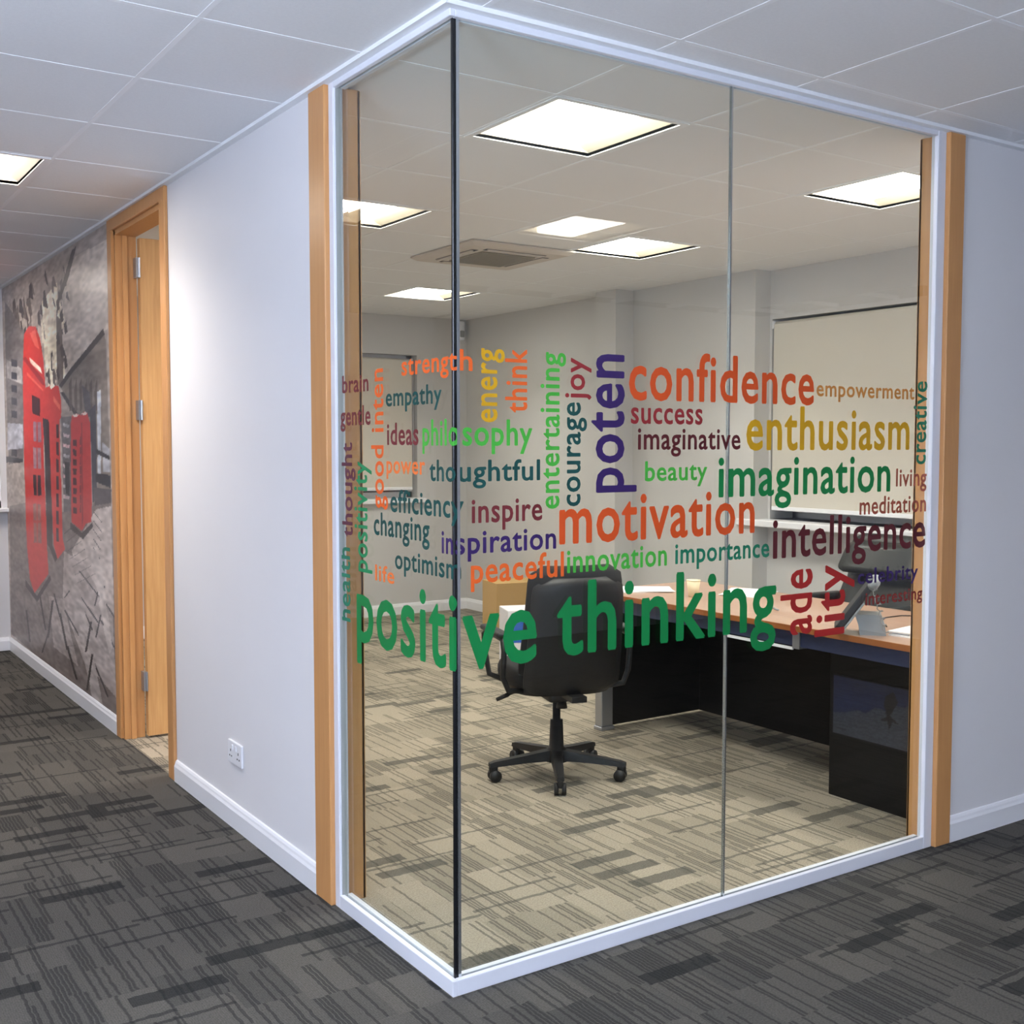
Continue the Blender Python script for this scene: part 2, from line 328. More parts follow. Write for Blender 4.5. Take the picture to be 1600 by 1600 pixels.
WORDS_H=[
("confidence","redorange",0.628,1.440,1.656,0.101),
("success","crimson",0.636,0.928,1.585,0.048),
("imaginative","maroon",0.664,1.095,1.507,0.046),
("beauty","lime",0.693,0.950,1.411,0.041),
("motivation","redorange",0.371,1.164,1.234,0.100),
("innovation","lime",0.399,0.784,1.149,0.047),
("importance","teal",0.818,1.234,1.151,0.044),
("intelligence","maroon",1.250,2.065,1.143,0.092),
("enthusiasm","mustard",1.121,1.955,1.504,0.099),
("empowerment","ochre",1.452,1.978,1.687,0.037),
("imagination","green",0.999,1.851,1.354,0.091),
("living","rust",1.883,2.065,1.371,0.044),
("meditation","rust",1.685,2.068,1.275,0.043),
("positive","green",-0.614,0.293,0.904,0.149),
("thinking","green",0.363,1.270,0.908,0.146),
("peaceful","orange",0.071,0.388,1.141,0.049),
("inspiration","purple",-0.081,0.360,1.223,0.044),
("inspire","crimson2",0.074,0.311,1.307,0.046),
("efficiency","darkteal",-0.382,0.049,1.323,0.045),
("thoughtful","darkteal",-0.147,0.303,1.421,0.040),
("philosophy","lime",-0.186,0.276,1.519,0.049),
("strength","orange",-0.308,0.078,1.721,0.039),
("empathy","darkteal",-0.407,-0.079,1.635,0.037),
("ideas","crimson2",-0.400,-0.209,1.521,0.044),
("power","orange2",-0.405,-0.172,1.437,0.036),
("brain","crimson2",-0.705,-0.520,1.686,0.037),
("gentle","crimson2",-0.721,-0.508,1.583,0.041),
("changing","darkteal",-0.491,-0.148,1.248,0.047),
("optimism","darkteal",-0.355,0.040,1.156,0.040),
("life","orange2",-0.484,-0.360,1.108,0.033),
("celebrity","purple",1.682,2.020,1.028,0.037),
("interesting","rust2",1.726,2.049,0.949,0.032),
]
WORDS_V=[
("thought","plum",-0.638,0.051,1.228,1.529),
("positivity","green2",-0.534,0.065,1.125,1.470),
("good inten","orange",-0.423,0.055,1.327,1.750),
("health","teal",-0.659,0.054,0.955,1.194),
("energ","mustard",0.158,0.052,1.583,1.785),
("think","orange",0.258,0.050,1.611,1.788),
("entertaining","lime",0.371,0.048,1.338,1.784),
("courage","darkteal",0.447,0.049,1.343,1.644),
("joy","crimson",0.462,0.051,1.652,1.772),
("poten","purple",0.610,0.105,1.380,1.788),
("creative","teal",2.056,0.055,1.450,1.755),
("ade","red",1.446,0.105,0.876,1.101),
("lity","red",1.615,0.104,0.860,1.107),
]

def word_mesh(t, bold):
    """flat lettering thickened by laying the outline over itself in a small ring (each layer 40 microns apart)"""
    c = bpy.data.curves.new('word', 'FONT'); c.body = t; c.resolution_u = 3; c.space_character = 1.07
    o = bpy.data.objects.new('word', c); C.objects.link(o)
    dg = bpy.context.evaluated_depsgraph_get(); me = bpy.data.meshes.new_from_object(o.evaluated_get(dg))
    bpy.data.objects.remove(o); bpy.data.curves.remove(c)
    bm = bmesh.new(); bm.from_mesh(me); src = list(bm.verts) + list(bm.edges) + list(bm.faces); base = list(bm.verts)
    for k in range(6):
        r = bmesh.ops.duplicate(bm, geom=src); a = math.pi / 3 * k
        for v in r['geom']:
            if isinstance(v, bmesh.types.BMVert): v.co += Vector((math.cos(a) * bold, math.sin(a) * bold, .00004 * (k + 1)))
    bm.to_mesh(me); bm.free(); return me
_x = word_mesh('x', .018); XB = min(v.co.y for v in _x.vertices); XH = max(v.co.y for v in _x.vertices) - XB
def decal(t, col, f, clip=None, name='vinyl_word'):
    """f maps font coordinates (a in 0..1 along the ink, h in x-heights above the baseline) to (u, z); u<0 lies on the left pane"""
    me = word_mesh(t, .018); bm = bmesh.new(); bm.from_mesh(me); bpy.data.meshes.remove(me)
    x0 = min(v.co.x for v in bm.verts); x1 = max(v.co.x for v in bm.verts)
    for v in bm.verts:
        u, z = f((v.co.x - x0) / (x1 - x0), (v.co.y - XB) / XH); v.co = Vector((u, v.co.z, z))
    bmesh.ops.remove_doubles(bm, verts=bm.verts, dist=1e-6)
    if min(v.co.x for v in bm.verts) < GO < max(v.co.x for v in bm.verts):
        bmesh.ops.bisect_plane(bm, geom=list(bm.verts) + list(bm.edges) + list(bm.faces), plane_co=(0, 0, 0), plane_no=(1, 0, 0))
    for v in bm.verts:
        u = v.co.x
        e = .0006 + v.co.y
        v.co = Vector((GO - e + u, GO - e, v.co.z)) if u >= 0 else Vector((GO - e, GO - e - u, v.co.z))
    bmesh.ops.recalc_face_normals(bm, faces=bm.faces)
    o = obj(name, bm, VM[col]); return o
def where(u, z):
    h = 'high' if z > 1.55 else ('low' if z < 1.2 else 'half way up')
    return h
for t, col, a, b_, zb, xh in WORDS_H:
    a_, b2 = (v - GO if v >= 0 else v + GO for v in (a, min(b_, 2.060)))
    o = decal(t, col, lambda s, h: (a_ + s * (b2 - a_), zb + h * xh))
    pl = 'across the glass corner' if a < 0 < b_ else ('on the narrow left glass pane' if b_ <= 0 else ('on the wide front glass'))
    sz = 'large ' if xh > .08 else 'small '
    tag(o, '%s%s vinyl word "%s" %s' % (sz, CNAME[col], t, pl), 'lettering', 'vinyl words on the glass')
for t, col, ub, xh, z0, z1 in WORDS_V:
    o = decal(t, col, lambda s, h: ((min(ub, 2.052) - GO if ub > 0 else ub + GO) - h * xh, z0 + s * (z1 - z0)))
    tag(o, '%s vinyl word "%s" reading upward on the %s' % (CNAME[col], t, 'narrow left glass pane' if ub < 0 else 'front glass'), 'lettering', 'vinyl words on the glass')

# ================================================================== DOOR (door_1) in the left wall
dr = tag(empty('door_1', (0, 2.9, 0)), 'oak door standing open into the office', kind='structure')
def dpart(name, bm, m, label=None, parent=None):
    bmesh.ops.translate(bm, verts=bm.verts, vec=(0, -2.9, 0)); return obj(name, bm, m, parent or dr, label=label)
ya, yb_, zt = 2.505, 3.33, 2.61
b = bmesh.new(); box(b, -.017, 0, ya - .072, ya + .006, 0, ZC - .012, bev=.003); dpart('architrave', b, OAK)
b = bmesh.new(); box(b, -.017, 0, yb_ - .006, yb_ + .072, 0, ZC - .012, bev=.003); dpart('architrave', b, OAK)
b = bmesh.new(); box(b, -.0175, 0, ya - .070, yb_ + .070, zt - .006, ZC - .012, bev=.003); dpart('architrave', b, OAK)
b = bmesh.new(); box(b, -.002, T + .002, ya - .001, ya + .03, 0, zt); dpart('door_jamb', b, OAK)
b = bmesh.new(); box(b, -.002, T + .002, yb_ - .03, yb_ + .001, 0, zt); dpart('door_jamb', b, OAK)
b = bmesh.new(); box(b, -.002, T + .002, ya, yb_, zt - .03, zt); dpart('door_jamb', b, OAK)
b = bmesh.new(); box(b, .03, .055, yb_ - .042, yb_ - .03, 0, zt - .03); dpart('door_stop', b, OAK)
leaf = dpart('door_leaf', bx(T + .006, T + .77, yb_ - .076, yb_ - .034, .012, zt - .04, bev=.002), OAKL)
for z in (.30, 1.70, 2.42):
    bm = bmesh.new(); box(bm, .085, .106, yb_ - .082, yb_ - .034, z - .05, z + .05); tube(bm, [(.101, yb_ - .083, z - .05), (.101, yb_ - .083, z + .05)], .006, 8)
    dpart('hinge', bm, SILVER)
bm = bmesh.new(); tube(bm, [(.80, yb_ - .076, 1.0), (.80, yb_ - .13, 1.0), (.70, yb_ - .13, 1.0)], .01, 8); dpart('door_handle', bm, SILVER)

# ================================================================== WINDOWS
w2 = tag(empty('window_2', (4.09, 1.8, WZ0)), 'window behind the long blind in the office', kind='structure')
def at(parent, name, bm, m, smooth=False, label=None):
    bmesh.ops.translate(bm, verts=bm.verts, vec=-parent.location); return obj(name, bm, m, parent, smooth, label=label)
at(w2, 'window_glass', bx(4.33, 4.34, WY0, WY1, WZ0, WZ1), NIGHT)
b = bmesh.new(); box(b, 4.31, 4.36, WY0, WY1, WZ0, WZ0 + .05); box(b, 4.31, 4.36, WY0, WY1, WZ1 - .05, WZ1); box(b, 4.31, 4.36, WY0, WY0 + .05, WZ0, WZ1); box(b, 4.31, 4.36, WY1 - .05, WY1, WZ0, WZ1)
at(w2, 'window_frame', b, WHITE)
at(w2, 'window_sill', bx(3.93, 4.33, .3, 2.86, .985, 1.03, bev=.006), WHITE)
def blind(name, loc, wid, h, facing, label):
    """roller blind hanging down from loc, width along local x"""
    t = tag(empty(name, loc, facing), label, 'blind')
    bm = bmesh.new(); tube(bm, [(-wid / 2, 0, -.022), (wid / 2, 0, -.022)], .019, 12); obj('roller_tube', bm, BLIND, t, True)
    obj('blind_fabric', bx(-wid / 2, wid / 2, -.020, -.0185, -h + .02, -.022), BLIND, t)
    obj('bottom_bar', bx(-wid / 2, wid / 2, -.026, -.012, -h, -h + .028, bev=.004), WHITE, t)
    for s in (-1, 1): obj('end_bracket', bx(s * wid / 2 - .004, s * wid / 2 + .004, -.03, .03, -.05, .0), WHITE, t)
    bm = bmesh.new(); tube(bm, [(wid / 2 + .006, -.03, -.03), (wid / 2 + .008, -.03, -h * .8)], .002, 6); obj('pull_chain', bm, WHITE, t)
    return t
blind('roller_blind', (4.115, 1.79, WZ1 - .012), 1.80, 1.255, R(-90), 'wide cream roller blind pulled down over the right-hand window')
w3 = tag(empty('window_3', (2.7, Y1, 1.05)), 'window behind the blind in the far office wall', kind='structure')
at(w3, 'window_glass', bx(2.0, 3.43, Y1 + .13, Y1 + .14, 1.05, 2.33), NIGHT)
b = bmesh.new(); box(b, 2.0, 2.05, Y1 + .11, Y1 + .15, 1.05, 2.33); box(b, 3.38, 3.43, Y1 + .11, Y1 + .15, 1.05, 2.33); box(b, 2.0, 3.43, Y1 + .11, Y1 + .15, 1.05, 1.1); box(b, 2.0, 3.43, Y1 + .11, Y1 + .15, 2.28, 2.33)
at(w3, 'window_frame', b, WHITE)
at(w3, 'window_sill', bx(1.9, 3.50, Y1 - .05, Y1 + .12, 1.005, 1.045, bev=.005), WHITE)
blind('roller_blind', (2.70, Y1 + .045, 2.30), 1.38, 1.18, 0, 'smaller cream roller blind pulled down on the far office wall')
w4 = tag(empty('window_4', (-.65, 6.4, 1.06)), 'dark night window at the end of the corridor', kind='structure')
at(w4, 'window_glass', bx(-1.25, -.045, 6.44, 6.45, 1.06, 2.39), NIGHT)
b = bmesh.new()
for (x0, x1, z0, z1) in ((-1.25, -.045, 1.06, 1.11), (-1.25, -.045, 2.35, 2.39), (-1.25, -1.21, 1.06, 2.39), (-.08, -.045, 1.06, 2.39), (-.66, -.62, 1.06, 2.39), (-1.25, -.045, 1.30, 1.34)): box(b, x0, x1, 6.42, 6.46, z0, z1)
at(w4, 'window_frame', b, WHITE)
at(w4, 'window_sill', bx(-1.3, -.001, 6.34, 6.44, 1.03, 1.06, bev=.005), WHITE)

# ================================================================== MURAL (a flat printed picture)
MURAL=[
((198, 188, 170),[(5.037, 2.431), (4.596, 2.499), (4.607, 2.042), (4.731, 1.854), (4.877, 1.84), (5.001, 2.066)]),
((176, 166, 158),[(4.573, 2.382), (4.134, 2.587), (3.414, 2.579), (3.423, 2.131), (3.579, 2.111), (4.32, 1.931), (4.623, 1.889)]),
((158, 146, 138),[(3.439, 2.583), (3.386, 2.614), (3.435, 1.968), (3.484, 1.987)]),
((62, 52, 54),[(5.621, 2.434), (5.557, 2.449), (5.454, 2.344), (5.609, 2.375)]),
((54, 46, 48),[(4.994, 2.486), (4.942, 2.493), (4.86, 2.366), (5.005, 2.397)]),
((62, 52, 54),[(5.823, 2.319), (5.795, 2.322), (5.679, 2.228), (5.85, 2.259)]),
((54, 46, 48),[(4.633, 2.049), (4.582, 2.068), (4.497, 1.984), (4.628, 2.007)]),
((62, 52, 54),[(4.573, 2.307), (4.511, 2.302), (4.474, 2.176), (4.583, 2.2)]),
((54, 46, 48),[(4.817, 2.088), (4.772, 2.103), (4.73, 1.964), (4.816, 1.984)]),
((90, 80, 76),[(5.624, 2.505), (5.593, 2.536), (5.528, 2.36), (5.646, 2.388)]),
((78, 68, 66),[(4.509, 1.946), (4.461, 1.963), (4.377, 1.821), (4.518, 1.842)]),
((90, 80, 76),[(5.865, 2.466), (5.804, 2.488), (5.766, 2.349), (5.886, 2.378)]),
((62, 52, 54),[(5.513, 2.35), (5.484, 2.361), (5.428, 2.214), (5.502, 2.236)]),
((62, 52, 54),[(4.365, 2.415), (4.344, 2.415), (4.292, 2.355), (4.382, 2.38)]),
((62, 52, 54),[(5.702, 2.484), (5.662, 2.514), (5.635, 2.374), (5.703, 2.398)]),
((54, 46, 48),[(5.85, 2.342), (5.766, 2.357), (5.699, 2.252), (5.83, 2.279)]),
((78, 68, 66),[(4.921, 1.982), (4.874, 2.009), (4.838, 1.894), (4.928, 1.914)]),
((90, 80, 76),[(5.477, 2.499), (5.395, 2.491), (5.334, 2.366), (5.457, 2.394)]),
((90, 80, 76),[(6.017, 2.428), (5.942, 2.442), (5.918, 2.329), (6.004, 2.354)]),
((54, 46, 48),[(4.978, 1.975), (4.935, 1.982), (4.874, 1.936), (4.985, 1.957)]),
((54, 46, 48),[(5.743, 2.369), (5.7, 2.369), (5.61, 2.228), (5.693, 2.252)]),
((90, 80, 76),[(4.751, 2.522), (4.697, 2.523), (4.686, 2.434), (4.745, 2.455)]),
((78, 68, 66),[(4.724, 2.541), (4.685, 2.55), (4.605, 2.465), (4.734, 2.495)]),
((78, 68, 66),[(5.421, 2.387), (5.367, 2.408), (5.381, 2.253), (5.376, 2.27)]),
((90, 80, 76),[(5.473, 2.324), (5.395, 2.344), (5.331, 2.216), (5.436, 2.241)]),
((90, 80, 76),[(5.382, 2.57), (5.311, 2.577), (5.244, 2.49), (5.384, 2.522)]),
((54, 46, 48),[(4.95, 2.588), (4.915, 2.614), (4.83, 2.5), (4.902, 2.524)]),
((54, 46, 48),[(5.24, 2.265), (5.201, 2.289), (5.141, 2.126), (5.232, 2.149)]),
((90, 80, 76),[(5.506, 2.499), (5.476, 2.5), (5.453, 2.435), (5.529, 2.46)]),
((54, 46, 48),[(4.574, 2.261), (4.51, 2.273), (4.516, 2.206), (4.544, 2.223)]),
((54, 46, 48),[(5.753, 2.522), (5.694, 2.517), (5.589, 2.396), (5.777, 2.432)]),
((62, 52, 54),[(5.883, 2.308), (5.803, 2.314), (5.791, 2.204), (5.868, 2.227)]),
((78, 68, 66),[(4.528, 2.492), (4.463, 2.509), (4.475, 2.378), (4.511, 2.397)]),
((54, 46, 48),[(4.445, 2.573), (4.413, 2.57), (4.387, 2.509), (4.412, 2.527)]),
((54, 46, 48),[(4.502, 2.077), (4.477, 2.105), (4.399, 2.036), (4.515, 2.059)]),
((54, 46, 48),[(5.094, 2.406), (5.05, 2.421), (5.018, 2.334), (5.104, 2.358)]),
((54, 46, 48),[(5.415, 2.573), (5.347, 2.591), (5.292, 2.466), (5.441, 2.499)]),
((62, 52, 54),[(5.176, 2.373), (5.116, 2.387), (5.079, 2.274), (5.175, 2.299)]),
((54, 46, 48),[(5.133, 2.151), (5.073, 2.147), (5.056, 2.069), (5.139, 2.091)]),
((62, 52, 54),[(4.966, 2.077), (4.934, 2.105), (4.902, 2.018), (4.922, 2.035)]),
((54, 46, 48),[(4.577, 2.431), (4.549, 2.448), (4.485, 2.345), (4.562, 2.368)]),
((54, 46, 48),[(5.917, 2.435), (5.881, 2.433), (5.873, 2.395), (5.934, 2.418)]),
((62, 52, 54),[(4.424, 2.485), (4.367, 2.478), (4.359, 2.445), (4.411, 2.466)]),
((78, 68, 66),[(4.739, 2.419), (4.714, 2.42), (4.642, 2.349), (4.696, 2.369)]),
((78, 68, 66),[(6.002, 2.522), (5.917, 2.548), (5.846, 2.406), (5.994, 2.438)]),
((90, 80, 76),[(4.779, 1.974), (4.726, 1.989), (4.633, 1.91), (4.774, 1.932)]),
((54, 46, 48),[(5.643, 2.304), (5.556, 2.32), (5.479, 2.163), (5.62, 2.19)]),
((78, 68, 66),[(5.078, 2.295), (5.007, 2.294), (4.962, 2.186), (5.069, 2.211)]),
((78, 68, 66),[(4.782, 1.969), (4.718, 1.974), (4.707, 1.874), (4.766, 1.892)]),
((186, 176, 160),[(4.871, 2.355), (4.815, 2.369), (4.788, 2.284), (4.86, 2.283)]),
((186, 176, 160),[(4.681, 1.975), (4.627, 1.992), (4.601, 1.909), (4.67, 1.905)]),
((186, 176, 160),[(4.516, 2.278), (4.464, 2.292), (4.439, 2.211), (4.506, 2.209)]),
((206, 196, 178),[(4.774, 2.258), (4.719, 2.272), (4.692, 2.189), (4.763, 2.186)]),
((186, 176, 160),[(4.708, 2.335), (4.654, 2.349), (4.628, 2.266), (4.698, 2.265)]),
((186, 176, 160),[(4.576, 2.377), (4.524, 2.39), (4.498, 2.308), (4.566, 2.307)]),
((206, 196, 178),[(4.624, 2.346), (4.571, 2.36), (4.545, 2.278), (4.614, 2.276)]),
((186, 176, 160),[(4.793, 2.061), (4.738, 2.077), (4.711, 1.993), (4.783, 1.989)]),
((206, 196, 178),[(4.613, 1.956), (4.56, 1.973), (4.534, 1.891), (4.602, 1.887)]),
((206, 196, 178),[(4.772, 2.347), (4.717, 2.361), (4.691, 2.277), (4.762, 2.276)]),
((206, 196, 178),[(4.69, 2.021), (4.637, 2.037), (4.61, 1.955), (4.68, 1.951)]),
((206, 196, 178),[(4.504, 1.966), (4.453, 1.983), (4.428, 1.902), (4.494, 1.898)]),
((206, 196, 178),[(4.541, 2.013), (4.489, 2.029), (4.464, 1.948), (4.531, 1.944)]),
((206, 196, 178),[(4.986, 2.083), (4.928, 2.099), (4.9, 2.013), (4.975, 2.01)]),
((206, 196, 178),[(4.507, 2.306), (4.455, 2.32), (4.43, 2.239), (4.497, 2.238)]),
((206, 196, 178),[(4.884, 2.243), (4.827, 2.258), (4.8, 2.173), (4.873, 2.171)]),
((186, 176, 160),[(5.004, 2.349), (4.946, 2.363), (4.918, 2.277), (4.993, 2.276)]),
((186, 176, 160),[(5.072, 2.241), (5.013, 2.257), (4.984, 2.17), (5.061, 2.168)]),
((186, 176, 160),[(5.084, 2.314), (5.025, 2.328), (4.996, 2.242), (5.073, 2.24)]),
((186, 176, 160),[(4.819, 2.44), (4.764, 2.454), (4.737, 2.37), (4.809, 2.369)]),
((95, 88, 88),[(6.289, 2.562), (5.966, 2.439), (5.625, 2.278), (5.753, 1.411), (6.298, 1.381), (6.32, 1.964)]),
((140, 135, 135),[(6.295, 2.148), (5.742, 2.048), (5.711, 1.937), (6.264, 2.008)]),
((45, 42, 50),[(6.1, 2.136), (5.892, 2.114), (5.898, 2.065), (6.107, 2.086)]),
((45, 42, 50),[(6.112, 2.046), (5.903, 2.026), (5.909, 1.977), (6.119, 1.996)]),
((45, 42, 50),[(6.124, 1.955), (5.914, 1.937), (5.92, 1.888), (6.131, 1.905)]),
((45, 42, 50),[(6.136, 1.865), (5.926, 1.848), (5.932, 1.799), (6.143, 1.815)]),
((45, 42, 50),[(6.148, 1.774), (5.937, 1.759), (5.943, 1.71), (6.155, 1.723)]),
((45, 42, 50),[(6.16, 1.682), (5.948, 1.67), (5.955, 1.62), (6.167, 1.632)]),
((45, 42, 50),[(6.172, 1.59), (5.96, 1.58), (5.966, 1.53), (6.179, 1.54)]),
((45, 42, 50),[(6.184, 1.498), (5.971, 1.49), (5.977, 1.44), (6.191, 1.447)]),
((150, 150, 160),[(6.308, 1.685), (5.744, 1.667), (5.765, 1.499), (6.334, 1.489)]),
((50, 48, 52),[(6.442, 1.441), (5.773, 1.428), (5.777, 1.402), (6.423, 1.394)]),
((52, 44, 46),[(4.207, 2.633), (4.099, 2.639), (4.299, 2.493), (4.54, 2.379), (4.653, 2.275), (4.607, 2.386)]),
((92, 80, 74),[(4.649, 2.313), (4.517, 2.263), (4.473, 2.033), (4.521, 1.884), (4.657, 1.89)]),
((60, 48, 46),[(4.641, 2.389), (4.571, 2.405), (4.544, 2.334), (4.613, 2.325)]),
((60, 48, 46),[(4.546, 2.311), (4.478, 2.327), (4.451, 2.257), (4.519, 2.248)]),
((60, 48, 46),[(4.453, 2.235), (4.386, 2.251), (4.36, 2.182), (4.426, 2.173)]),
((60, 48, 46),[(4.662, 2.184), (4.591, 2.201), (4.564, 2.13), (4.634, 2.12)]),
((60, 48, 46),[(4.567, 2.108), (4.497, 2.125), (4.471, 2.056), (4.539, 2.045)]),
((60, 48, 46),[(4.473, 2.033), (4.405, 2.051), (4.379, 1.982), (4.446, 1.971)]),
((60, 48, 46),[(4.683, 1.977), (4.612, 1.996), (4.585, 1.925), (4.655, 1.913)]),
((112, 102, 94),[(3.578, 2.117), (3.504, 2.071), (3.465, 1.237), (3.844, 1.186), (3.843, 1.539), (4.307, 1.726), (4.589, 1.879), (4.317, 1.957)]),
((48, 40, 40),[(3.551, 2.135), (3.527, 2.1), (4.288, 1.933), (4.557, 1.863), (4.624, 1.881), (4.317, 1.964)]),
((50, 44, 44),[(4.593, 1.841), (4.492, 1.837), (4.153, 1.704), (4.246, 1.699)]),
((80, 68, 62),[(4.357, 1.877), (4.29, 1.911), (4.291, 1.726), (4.356, 1.72)]),
((80, 68, 62),[(4.234, 1.835), (4.165, 1.905), (4.166, 1.722), (4.229, 1.717)]),
((80, 68, 62),[(4.108, 1.866), (4.045, 1.899), (4.045, 1.719), (4.106, 1.714)]),
((80, 68, 62),[(3.992, 1.825), (3.928, 1.893), (3.928, 1.716), (3.987, 1.711)]),
((80, 68, 62),[(3.873, 1.855), (3.814, 1.887), (3.815, 1.713), (3.872, 1.708)]),
((80, 68, 62),[(3.764, 1.816), (3.704, 1.882), (3.704, 1.71), (3.76, 1.705)]),
((70, 66, 70),[(4.048, 1.863), (3.877, 1.813), (3.832, 1.679), (3.975, 1.682)]),
((56, 54, 62),[(3.871, 1.715), (3.742, 1.746), (3.757, 1.225), (3.857, 1.204)]),
((172, 176, 184),[(3.71, 1.807), (3.628, 1.817), (3.664, 1.367), (3.732, 1.372)]),
((150, 150, 156),[(3.624, 1.538), (3.483, 1.505), (3.48, 1.377), (3.623, 1.381)]),
((40, 38, 44),[(3.762, 1.504), (3.473, 1.464), (3.475, 1.444), (3.765, 1.476)]),
((38, 36, 42),[(3.773, 1.371), (3.468, 1.364), (3.473, 1.297), (3.777, 1.322)]),
((70, 64, 66),[(3.835, 1.293), (3.461, 1.291), (3.467, 1.203), (3.816, 1.188)]),
((88, 84, 86),[(4.574, 1.694), (4.31, 1.689), (4.363, 1.125), (4.562, 1.116)]),
((150, 148, 152),[(4.527, 1.655), (4.363, 1.641), (4.381, 1.623), (4.528, 1.636)]),
((165, 148, 152),[(4.533, 1.594), (4.369, 1.581), (4.387, 1.563), (4.534, 1.575)]),
((180, 148, 152),[(4.539, 1.533), (4.374, 1.521), (4.392, 1.502), (4.54, 1.514)]),
((150, 148, 152),[(4.545, 1.471), (4.38, 1.461), (4.398, 1.442), (4.546, 1.452)]),
((165, 148, 152),[(4.551, 1.41), (4.386, 1.401), (4.404, 1.381), (4.553, 1.39)]),
((180, 148, 152),[(4.557, 1.348), (4.391, 1.34), (4.41, 1.321), (4.559, 1.329)]),
((150, 148, 152),[(4.563, 1.286), (4.397, 1.279), (4.415, 1.26), (4.565, 1.267)]),
((165, 148, 152),[(4.569, 1.224), (4.403, 1.218), (4.421, 1.199), (4.571, 1.204)]),
((38, 34, 36),[(4.515, 1.425), (4.384, 1.419), (4.403, 1.218), (4.5, 1.234)]),
((104, 94, 90),[(6.314, 1.076), (5.296, 1.164), (4.562, 1.116), (3.873, 1.185), (3.466, 1.22), (3.4, 0.063), (4.663, 0.081), (6.365, 0.122)]),
((168, 158, 153),[(3.789, 1.171), (3.467, 1.203), (3.459, 0.63), (3.829, 0.691), (4.266, 0.793), (4.384, 0.896)]),
((150, 140, 136),[(4.585, 0.881), (4.107, 0.844), (3.485, 0.627), (3.441, 0.191), (4.157, 0.282), (4.651, 0.56)]),
((138, 128, 124),[(5.05, 0.555), (4.649, 0.58), (4.286, 0.223), (4.933, 0.24)]),
((60, 54, 54),[(5.301, 1.121), (4.918, 1.098), (4.943, 0.853), (5.279, 0.954)]),
((52, 46, 46),[(4.953, 0.535), (4.908, 0.54), (5.075, 0.282), (5.122, 0.276)]),
((52, 46, 46),[(5.12, 0.296), (5.073, 0.303), (5.272, 0.15), (5.321, 0.143)]),
((52, 46, 46),[(4.755, 0.475), (4.712, 0.48), (4.538, 0.285), (4.579, 0.279)]),
((52, 46, 46),[(4.577, 0.298), (4.536, 0.304), (4.306, 0.141), (4.345, 0.134)]),
((52, 46, 46),[(3.967, 0.525), (3.932, 0.53), (4.072, 0.342), (4.108, 0.336)]),
((52, 46, 46),[(3.955, 0.343), (3.92, 0.348), (4.063, 0.121), (4.099, 0.114)]),
((52, 46, 46),[(3.957, 0.322), (3.922, 0.328), (3.598, 0.166), (3.631, 0.16)]),
((52, 46, 46),[(4.416, 0.676), (4.377, 0.68), (4.571, 0.597), (4.613, 0.592)]),
((52, 46, 46),[(4.62, 0.514), (4.579, 0.519), (4.111, 0.377), (4.148, 0.372)]),
((52, 46, 46),[(4.355, 0.682), (4.316, 0.686), (3.771, 0.547), (3.805, 0.543)]),
((52, 46, 46),[(3.749, 0.594), (3.716, 0.598), (3.831, 0.459), (3.865, 0.454)]),
((52, 46, 46),[(3.751, 0.567), (3.718, 0.571), (3.432, 0.452), (3.463, 0.448)]),
((52, 46, 46),[(4.226, 0.794), (4.189, 0.797), (3.634, 0.67), (3.667, 0.666)]),
((52, 46, 46),[(3.791, 0.721), (3.757, 0.725), (3.843, 0.632), (3.877, 0.628)]),
((52, 46, 46),[(3.659, 0.762), (3.627, 0.765), (3.683, 0.69), (3.716, 0.686)]),
((52, 46, 46),[(5.812, 0.369), (5.758, 0.375), (5.66, 0.166), (5.713, 0.158)]),
((52, 46, 46),[(5.353, 0.537), (5.304, 0.543), (5.143, 0.32), (5.19, 0.313)]),
((52, 46, 46),[(4.13, 0.574), (4.093, 0.578), (3.908, 0.489), (3.943, 0.484)]),
((52, 46, 46),[(4.913, 0.585), (4.868, 0.59), (4.714, 0.461), (4.757, 0.455)]),
((52, 46, 46),[(3.641, 0.672), (3.609, 0.676), (3.397, 0.609), (3.427, 0.605)]),
((52, 46, 46),[(4.577, 0.298), (4.536, 0.304), (4.054, 0.386), (4.09, 0.38)]),
((52, 46, 46),[(4.586, 0.983), (4.565, 0.984), (4.264, 1.062), (4.283, 1.061)]),
((52, 46, 46),[(3.855, 1.155), (3.838, 1.156), (3.65, 1.105), (3.666, 1.104)]),
((52, 46, 46),[(4.539, 0.936), (4.519, 0.937), (4.19, 1.018), (4.208, 1.017)]),
((52, 46, 46),[(3.859, 1.105), (3.842, 1.106), (3.667, 1.055), (3.684, 1.054)]),
((52, 46, 46),[(4.494, 0.889), (4.473, 0.89), (4.117, 0.975), (4.135, 0.974)]),
((52, 46, 46),[(3.864, 1.055), (3.847, 1.056), (3.685, 1.006), (3.701, 1.005)]),
((52, 46, 46),[(4.448, 0.842), (4.428, 0.844), (4.045, 0.933), (4.064, 0.932)]),
((52, 46, 46),[(3.868, 1.005), (3.851, 1.006), (3.702, 0.956), (3.719, 0.954)]),
((52, 46, 46),[(4.403, 0.796), (4.384, 0.798), (3.975, 0.891), (3.993, 0.89)]),
((52, 46, 46),[(3.872, 0.955), (3.855, 0.956), (3.72, 0.905), (3.736, 0.904)]),
((52, 46, 46),[(4.359, 0.751), (4.34, 0.753), (3.906, 0.85), (3.924, 0.849)]),
((52, 46, 46),[(3.876, 0.905), (3.859, 0.906), (3.738, 0.855), (3.754, 0.853)]),
((52, 46, 46),[(4.315, 0.706), (4.296, 0.708), (3.839, 0.81), (3.856, 0.809)]),
((52, 46, 46),[(3.88, 0.854), (3.863, 0.856), (3.755, 0.804), (3.772, 0.802)]),
